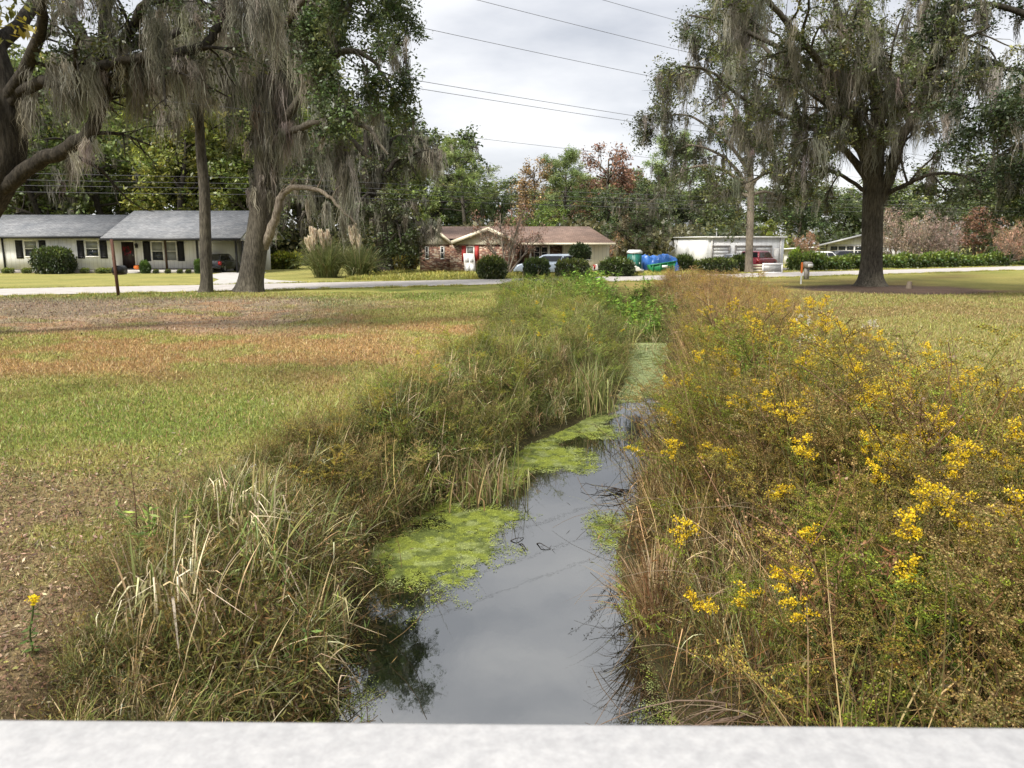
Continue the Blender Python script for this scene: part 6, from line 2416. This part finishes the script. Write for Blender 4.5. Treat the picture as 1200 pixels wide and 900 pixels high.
# lone yellow flower and the two spikes on the left
x, y = ground(40, 765, 0)
a, b = MB(), MB()
P = smooth_path([(0, 0, -.03), (-.01, 0, .12), (.015, 0, .22), (.03, 0, .31)], 8)
tube(a, P, np.full(8, .0055), 5, C=(.11, .14, .05))
leafy_stem(a, g, P, 34, .05, .4, [(.08, .12, .03)], [1], 0, .9)
m = 120
D = rand_dirs(m, g, .3)
diamonds(b, P[-1] + g.normal(0, .012, (m, 3)), D, side_of(D, g), g.uniform(.012, .022, m), g.uniform(.006, .01, m), jit((.80, .58, .02), m, g, .12, .03))
single('yellow_flower', (('stem', a, 'weed'), ('flower', b, 'weed')), gz(x, y), 'lone yellow flower on a thick green stem at the far left of the near lawn', 'wildflower')
for px, pb, pt_, lab in ((236, 610, 530, 'green horseweed spike on the left bank rising over the lawn edge'), (160, 640, 545, 'thin brown stalk left of the horseweed spike on the lawn edge'), (522, 470, 420, 'dark stalk on the left bank above the reed stand')):
    x, y = ground(px, pb, 0)
    h = at(px, pt_, y)[1]
    a = MB()
    P = smooth_path([(0, 0, -.03), (.02, 0, h * .5), (0, .02, h)], 8)
    brown = px == 160
    tube(a, P, np.linspace(.007, .002, 8), 4, C=(.13, .08, .05) if brown else (.10, .11, .04))
    leafy_stem(a, g, P, 26 if brown else 110, .05, .22, [(.18, .11, .06)] if brown else [(.10, .13, .04), (.15, .15, .05)], [1] if brown else [2, 1], .1, 1, .1, .7)
    single('tall_weed', (('stem', a, 'weed'),), gz(x, y), lab, 'weed')
# one green upright blade by the rail
x, y = ground(137, 838, 0)
a = MB()
Pb = np.array([[[0, 0, -.05], [-.004, 0, .06], [-.012, 0, .13], [-.025, 0, .18]]])
ribbons(a, Pb, np.array([[.02, .024, .02, .004]]), np.array([[1, .1, 0]]), np.array([[.20, .26, .06]]))
Pb = np.array([[[.02, .02, -.05], [.03, .03, .03], [.06, .05, .07], [.10, .08, .06]]])
ribbons(a, Pb, np.array([[.015, .018, .014, .003]]), np.array([[.3, 1, 0]]), np.array([[.16, .2, .05]]))
single('iris_blade', (('leaf', a, 'grass'),), gz(x, y), 'single broad upright green blade by the rail at lower left', 'plant')
# bare twigs reaching over and into the water
for px, py, z_, n, L, lab, dirx in ((735, 575, WATER + .02, 9, .7, 'bare dark twigs dipping into the water from the right bank', -1), (875, 830, -.5, 10, 1.2, 'pale bare twigs arching from the right thicket by the rail', -1), (610, 640, WATER, 4, .3, 'small dark twigs in the water off the left duckweed mat', 1)):
    x, y = ground(px, py, z_)
    a = MB()
    for k in range(n):
        d = (dirx * g.uniform(.3, 1), g.uniform(-.8, .3), g.uniform(-.1, .5))
        B = wander((g.normal(0, .06), g.normal(0, .06), 0), d, L * g.uniform(.4, 1), 6, g, (0, 0, -.8), .35)
        cc = (.20, .14, .10) if px == 875 else (.035, .028, .022)
        tube(a, B, np.linspace(.007, .0025, 7), 4, C=cc)
        for j in range(3):
            q = along(B, g.uniform(.3, .9))
            B2 = wander(q, rand_dirs(1, g)[0], L * .25, 3, g, (0, 0, -.2), .4)
            tube(a, B2, np.linspace(.003, .0015, 4), 3, C=cc)
    single('bare_branch', (('twigs', a, 'weed'),), (x, y, z_), lab, 'branch')
# a red leaved sprig low on the right
x, y = 2.0, 3.75
a = MB()
P = smooth_path([(0, 0, 0), (-.03, 0, .4), (-.06, -.03, .75), (-.02, -.1, .8)], 8)
tube(a, P, np.linspace(.006, .003, 8), 4, C=(.2, .1, .06))
leafy_stem(a, g, P, 60, .09, .25, [(.36, .15, .08), (.30, .2, .09)], [2, 1], .4, 1, .5)
single('sumac_sprig', (('leaves', a, 'weed'),), gz(x, y), 'drooping rust red sprig low in the right thicket', 'plant')

# ------------------------------------------------------------------ duckweed
def dens(x, y):
    l, r = np.interp(y, YK, WL), np.interp(y, YK, WR)
    n1, n2 = fbm(x, y, .55, 4, 51), fbm(x, y, .14, 3, 52)
    d = np.zeros_like(x)
    bl = lambda cx, cy, rx, ry: np.exp(-(((x - cx) / rx) ** 2 + ((y - cy) / ry) ** 2))
    d = np.maximum(d, 1.15 * bl(-.85, 7.75, .75, .85))
    d = np.maximum(d, .95 * bl(-.35, 8.6, .6, .5))
    d = np.maximum(d, .95 * np.exp(-((x - l - .15) / .35) ** 2) * sst(8.5, 9.5, y) * (1 - sst(13.5, 15, y)))
    d = np.maximum(d, 1.1 * bl(.75, 11.2, .5, .75))
    d = np.maximum(d, .7 * bl(1.55, 12.9, .5, .6))
    d = np.maximum(d, 1.15 * sst(14.6, 17.2, y + 2.2 * (fbm(x, y, .8, 3, 57) - .5)))
    d = np.maximum(d, .62 * bl(1.1, 4.6, .3, .5))
    d = np.maximum(d, .75 * bl(1.1, 8.2, .3, .7))
    d = np.maximum(d, .40 * bl(-1.25, 5.0, .35, 1.2))
    d = np.maximum(d, .30 * bl(-.6, 6.3, .7, .8))
    d = np.maximum(d, .9 * np.exp(-((x - l) / .14) ** 2))
    d = np.maximum(d, .50 * np.exp(-((x - r) / .12) ** 2))
    d = np.maximum(d, .12)
    return d * (.15 + 1.5 * n1) * (.35 + 1.3 * n2)


# a thin continuous film where the mats are closed
mb = MB()
cx, cy = np.meshgrid(np.arange(-1.8, 5.4, .03), np.arange(4.0, 25, .03))
cx, cy = cx.ravel(), cy.ravel()
l, r = np.interp(cy, YK, WL), np.interp(cy, YK, WR)
k = (cx > l - .35) & (cx < r + .35)
cx, cy = cx[k], cy[k]
k = (dens(cx, cy) > .50 + .30 * g.random(len(cx))) & (zt(cx, cy) < WATER + .02)
cx, cy = cx[k], cy[k]
n = len(cx)
a = g.uniform(0, TAU, n)
q = [np.stack([cx + .028 * np.cos(a + j * TAU / 4) * (1 + .3 * g.random(n)), cy + .028 * np.sin(a + j * TAU / 4), WATER + .002 + .0015 * g.random(n)], 1) for j in range(4)]
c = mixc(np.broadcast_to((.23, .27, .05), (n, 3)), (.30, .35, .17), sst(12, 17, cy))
c = mixc(c, (.12, .15, .045), sst(.48, .62, fbm(cx, cy, .11, 4, 61)) * .85)
c = mixc(c, (.33, .37, .12), sst(.55, .68, fbm(cx, cy, .16, 4, 62)) * .7)
mb.add(np.stack(q, 1).reshape(-1, 3), np.arange(4 * n).reshape(n, 4), C=np.repeat(np.clip(c * np.exp(g.normal(0, .1, (n, 1))), .003, .8), 4, 0))
FILM = mb
n = 700000
y = 3.6 + (24 - 3.6) * g.random(n) ** 1.25
l, r = np.interp(y, YK, WL), np.interp(y, YK, WR)
x = l - .35 + (r - l + .7) * g.random(n)
d = dens(x, y)
k = (d > .24 + .42 * g.random(n)) & (zt(x, y) < WATER + .03)
x, y, d = x[k], y[k], d[k]
n = len(x)
s = (.0075 + .0010 * np.maximum(y - 5, 0)) * np.exp(g.normal(0, .3, n))
a = g.uniform(0, TAU, n)
D = np.stack([np.cos(a), np.sin(a), g.normal(0, .08, n)], 1)
S = np.stack([-np.sin(a), np.cos(a), g.normal(0, .08, n)], 1)
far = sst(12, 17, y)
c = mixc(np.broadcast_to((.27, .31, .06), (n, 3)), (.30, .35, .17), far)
c = mixc(c, (.13, .16, .05), sst(.48, .62, fbm(x, y, .11, 4, 61)) * .85)
c = mixc(c, (.34, .38, .16), sst(.55, .68, fbm(x, y, .16, 4, 62)) * .7)
c = c * np.exp(g.normal(0, .22, (n, 1)))
mb = FILM
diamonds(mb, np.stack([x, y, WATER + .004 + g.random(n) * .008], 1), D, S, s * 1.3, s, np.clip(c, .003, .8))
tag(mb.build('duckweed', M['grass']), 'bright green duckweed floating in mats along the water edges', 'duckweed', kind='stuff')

# ------------------------------------------------------------------ mown lawn blades and litter
def lawn(n, xr, yr, pw, keep_x):
    y = yr[0] + (yr[1] - yr[0]) * g.random(n) ** pw
    half = np.maximum(.95 * y + 2.5, 5.0)
    x = g.uniform(-1, 1, n) * half
    k = keep_x(x, y)
    x, y = x[k], y[k]
    k = g.random(len(x)) < (gdens(x, y) * .95 + .03)
    return x[k], y[k]


mb = MB()
offlawn = lambda x, y: ((x < np.interp(y, VLK, VL) + .25) | (x > np.interp(y, VRK, VR) - .3)) & (y < road_mid(x) - ROADW - .3)
x, y = lawn(1150000, None, (2.6, 34), 1.5, offlawn)
n = len(x)
h = (.032 + .0007 * y) * np.exp(g.normal(0, .35, n))
a = g.uniform(0, TAU, n)
ln = g.normal(0, .45, (n, 2))
wd = (.003 + .0005 * y)
B = np.stack([x, y, zt(x, y) - .004], 1)
tip = B + np.stack([ln[:, 0] * h, ln[:, 1] * h, h], 1)
sv = np.stack([np.cos(a), np.sin(a), 0 * a], 1) * wd[:, None]
V = np.stack([B - sv, B + sv, tip], 1).reshape(-1, 3)
c = gcol(x, y) * np.exp(g.normal(.05, .25, (n, 1))) * np.exp(g.normal(0, .07, (n, 3)))
straw = g.random(n) < .16
c[straw] = pick([(.42, .33, .17), (.33, .22, .11)], [1, 1], int(straw.sum()), g)
mb.add(V, None, np.arange(3 * n).reshape(n, 3), np.clip(np.repeat(c, 3, 0), .003, .8))
tag(mb.build('lawn_grass', M['grass']), 'short mown grass of the lawns, green to straw coloured', 'grass', kind='stuff')

mb = MB()
n = 60000
y = 2.6 + 30 * g.random(n) ** 1.7
x = g.uniform(-1, 1, n) * np.maximum(.7 * y + 1, 3)
ne = 34000
x = np.concatenate([x, g.uniform(-6.5, -1.6, ne)])
y = np.concatenate([y, g.uniform(2.4, 8, ne)])
n = len(x)
_, n2_, _, dirt, green, tan, lit, mu, veg = masks(x, y)
w_ = .10 + .8 * dirt + .9 * lit + .5 * tan + .9 * mu + .05 * green
k = offlawn(x, y) & (g.random(n) < w_)
x, y = x[k], y[k]
n = len(x)
D = rand_dirs(n, g, .05, .3)
S = norm(np.cross(D, np.array([0, 0, 1.0])) * 1.0 + g.normal(0, .25, (n, 3)))
L = (.018 + .0018 * y) * np.clip(np.exp(g.normal(0, .4, n)), .4, 1.9)
diamonds(mb, np.stack([x, y, zt(x, y) + .012], 1), norm(np.cross(S, np.cross(D, S))), S, L, L * .45, pick([(.24, .145, .09), (.16, .10, .065), (.44, .33, .22), (.09, .06, .04), (.24, .22, .07)], [3, 3, 1.6, 2.2, 1], n, g, .28, .06))
# thin pine straw and twigs
m = 9000
y = 2.6 + 26 * g.random(m) ** 1.6
x = g.uniform(-1, 1, m) * np.maximum(.7 * y + 1, 3)
k = offlawn(x, y)
x, y = x[k], y[k]
m = len(x)
a = g.uniform(0, TAU, m)
D = np.stack([np.cos(a), np.sin(a), g.normal(0, .08, m)], 1)
S = np.stack([-np.sin(a), np.cos(a), 0 * a], 1)
L = g.uniform(.06, .22, m)
diamonds(mb, np.stack([x, y, zt(x, y) + .014], 1), D, S, L, .004 + .0006 * y, pick([(.2, .13, .08), (.33, .24, .15), (.09, .07, .05)], [2, 2, 1], m, g))
tag(mb.build('leaf_litter', M['grass']), 'scattered brown fallen leaves and pine straw on the lawns', 'leaf litter', kind='stuff')
# rough grass in the yards over the road and along the road edges
mb = MB()
T_y = []
for _ in range(4):
    w = MB()
    blades(w, g.normal(0, .22, (40, 3)) * [1, 1, 0], 40, (.10, .30), .03, g, [(.26, .26, .06), (.34, .31, .09), (.20, .21, .05)], [3, 2, 2], .1, .7, 1.0, 4)
    T_y.append(Tmpl(w))
n = 2600
x = g.uniform(-10, 14, n)
y = g.uniform(46, 57, n)
k = (y > road_mid(x) + ROADW + .35) & (y < 56.6)
p = np.stack([x[k], y[k], 0 * x[k]], 1)
scatter(mb, T_y, p, g, .6, 1.15, .1, None, .15)
x = g.uniform(-28, 45, 2200)
y = road_mid(x) + np.where(g.random(2200) < .5, 1, -1) * (ROADW + g.uniform(.05, .5, 2200))
x2 = g.uniform(14, 50, 1500)
y2 = road_mid(x2) + ROADW + g.uniform(.3, 5, 1500)
scatter(mb, T_y, np.concatenate([np.stack([x, y, 0 * x], 1), np.stack([x2, y2, 0 * x2], 1)]), g, .25, .5, .1, None, .15)
tag(mb.build('yard_grass', M['grass']), 'rough yellow green grass in the yards and along the road edges', 'grass', kind='stuff')
# small stump in the mulch
sx, sy = ground(1065, 338)
a = MB()
tube(a, [(0, 0, -.05), (0, 0, .15), (.02, 0, .33)], [.16, .13, .11], 9, C=(.2, .16, .12))
a.add([(.02 + .11 * math.cos(i * TAU / 9), .11 * math.sin(i * TAU / 9), .335) for i in range(9)], None, [[0, i, i + 1] for i in range(1, 8)], C=(.3, .24, .17))
single('tree_stump', (('wood', a, 'weed'),), (sx, sy, 0), 'small grey stump at the right edge of the mulch round the big oak', 'stump')

# ------------------------------------------------------------------ footbridge under the camera
m, nt, out = new_mat('mottled_white_rail')
p = N(nt, 'ShaderNodeBsdfPrincipled')
p.inputs['Roughness'].default_value = .45
n1 = noise(nt, 38, 6, .7)
n2 = noise(nt, 110, 4, .7)
r1 = ramp(nt, n1.outputs['Fac'], [(.36, (.305, .303, .305)), (.5, (.345, .342, .343)), (.62, (.385, .381, .378))])
r2 = ramp(nt, n2.outputs['Fac'], [(.3, (.92, .91, .91)), (.7, (1.05, 1.05, 1.05))])
nt.links.new(mul(nt, r1.outputs[0], r2.outputs[0]), p.inputs['Base Color'])
nt.links.new(bump(nt, n2.outputs['Fac'], .08, .004), p.inputs['Normal'])
nt.links.new(p.outputs[0], out.inputs[0])
M['rail'] = m
RZ = H - .55
fb = empty('footbridge', (0, .74, .5), math.radians(-.75))
tag(fb, 'mottled white top rail of the footbridge along the bottom edge', 'footbridge')
w = MB()
z0 = RZ - .5
prof = [(-.075, z0 - .045), (.075, z0 - .045)] + [(.063 + .012 * math.sin(a), z0 - .012 + .012 * math.cos(a)) for a in np.linspace(math.pi / 2, 0, 6)] + [(-.063 - .012 * math.sin(a), z0 - .012 + .012 * math.cos(a)) for a in np.linspace(0, math.pi / 2, 6)]
prism(w, prof, 'x', -4.5, 4.5)
w.build('top_rail', M['rail'], fb)
for i in range(-3, 4):
    w = MB()
    box(w, i * 1.5 - .75 - .045, i * 1.5 - .75 + .045, -.045, .045, 0, z0 - .047)
    w.build('post', M['rail'], fb)
w = MB()
for zz_ in (.15, .5, .8):
    for i in range(-3, 3):
        box(w, i * 1.5 - .70, i * 1.5 + .70, -.02, .02, zz_, zz_ + .06)
w.build('lower_rail', M['rail'], fb)
w = MB()
for i in range(60):
    box(w, -4.5 + i * .15, -4.5 + i * .15 + .143, -2.2, .12, -.05, 0)
w.build('deck', M['grey'], fb)
w = MB()
for yy in (-2.0, -.1):
    box(w, -4.4, 4.4, yy - .08, yy + .08, -.32, -.055)
w.build('beam', M['darkwood'], fb)

# ------------------------------------------------------------------ sky, sun, camera
world = bpy.data.worlds.new('World')
sc.world = world
world.use_nodes = True
nt = world.node_tree
for n_ in list(nt.nodes):
    nt.nodes.remove(n_)
out = nt.nodes.new('ShaderNodeOutputWorld')
bg = nt.nodes.new('ShaderNodeBackground')
SUN_EL, SUN_AZ = 48.0, 222.0       # azimuth clockwise from +Y: behind the camera, to the left
sky = nt.nodes.new('ShaderNodeTexSky')
sky.sky_type = 'NISHITA'
sky.sun_disc = False
sky.sun_elevation = math.radians(SUN_EL)
sky.sun_rotation = math.radians(SUN_AZ)
tc = nt.nodes.new('ShaderNodeTexCoord')
sep = nt.nodes.new('ShaderNodeSeparateXYZ')
nt.links.new(tc.outputs['Generated'], sep.inputs[0])
# overcast: brighter overhead than at the horizon
el = N(nt, 'ShaderNodeMapRange')
el.inputs['From Min'].default_value = 0.0
el.inputs['From Max'].default_value = 1.0
nt.links.new(sep.outputs['Z'], el.inputs['Value'])
base = ramp(nt, el.outputs[0], [(0.0, (3.25, 3.26, 3.32)), (.27, (3.0, 3.04, 3.15)), (.42, (4.1, 4.14, 4.2)), (1.0, (5.0, 5.05, 5.12))])
mp = N(nt, 'ShaderNodeMapping')
mp.inputs['Scale'].default_value = (1.0, 1.0, 3.2)
nt.links.new(tc.outputs['Generated'], mp.inputs['Vector'])
cn = N(nt, 'ShaderNodeTexNoise')
cn.inputs['Scale'].default_value = 3.2
cn.inputs['Detail'].default_value = 6
cn.inputs['Roughness'].default_value = .52
nt.links.new(mp.outputs[0], cn.inputs['Vector'])
cr = ramp(nt, cn.outputs['Fac'], [(.36, (.74, .76, .80)), (.5, (.96, .965, .98)), (.64, (1.17, 1.16, 1.14))])
cl = mul(nt, base.outputs[0], cr.outputs[0])
mx = N(nt, 'ShaderNodeMix', data_type='RGBA')
mx.inputs[0].default_value = .95
nt.links.new(sky.outputs[0], mx.inputs[6])
nt.links.new(cl, mx.inputs[7])
nt.links.new(mx.outputs[2], bg.inputs[0])
bg.inputs[1].default_value = .067
nt.links.new(bg.outputs[0], out.inputs[0])
world.cycles.sampling_method = 'AUTOMATIC'

sd = bpy.data.lights.new('sun', 'SUN')
sd.energy = 1.45
sd.angle = math.radians(13)
sd.color = (1, .95, .87)
so = bpy.data.objects.new('sun', sd)
COL.objects.link(so)
az, e = math.radians(SUN_AZ), math.radians(SUN_EL)
sdir = np.array([math.sin(az) * math.cos(e), math.cos(az) * math.cos(e), math.sin(e)])
from mathutils import Vector
so.rotation_euler = Vector(sdir).to_track_quat('Z', 'Y').to_euler()
so.location = (-6, -10, 20)

cd = bpy.data.cameras.new('camera')
cam = bpy.data.objects.new('camera', cd)
COL.objects.link(cam)
cam.location = (0, 0, H)
cam.rotation_euler = (math.pi / 2 - PITCH, 0, 0)
cd.sensor_width = 36
cd.lens = 27
cd.clip_start = .05
cd.clip_end = 5000
cd.dof.use_dof = True
cd.dof.focus_distance = 14
cd.dof.aperture_fstop = 9
sc.camera = cam

sc.render.engine = 'CYCLES'
sc.cycles.max_bounces = 5
sc.cycles.diffuse_bounces = 3
sc.cycles.glossy_bounces = 3
sc.cycles.transmission_bounces = 3
sc.cycles.use_denoising = True
sc.cycles.caustics_reflective = False
sc.cycles.caustics_refractive = False
sc.view_settings.view_transform = 'Standard'
sc.view_settings.look = 'None'
sc.view_settings.exposure = 2.1
sc.view_settings.gamma = 1
sc.view_settings.use_curve_mapping = False
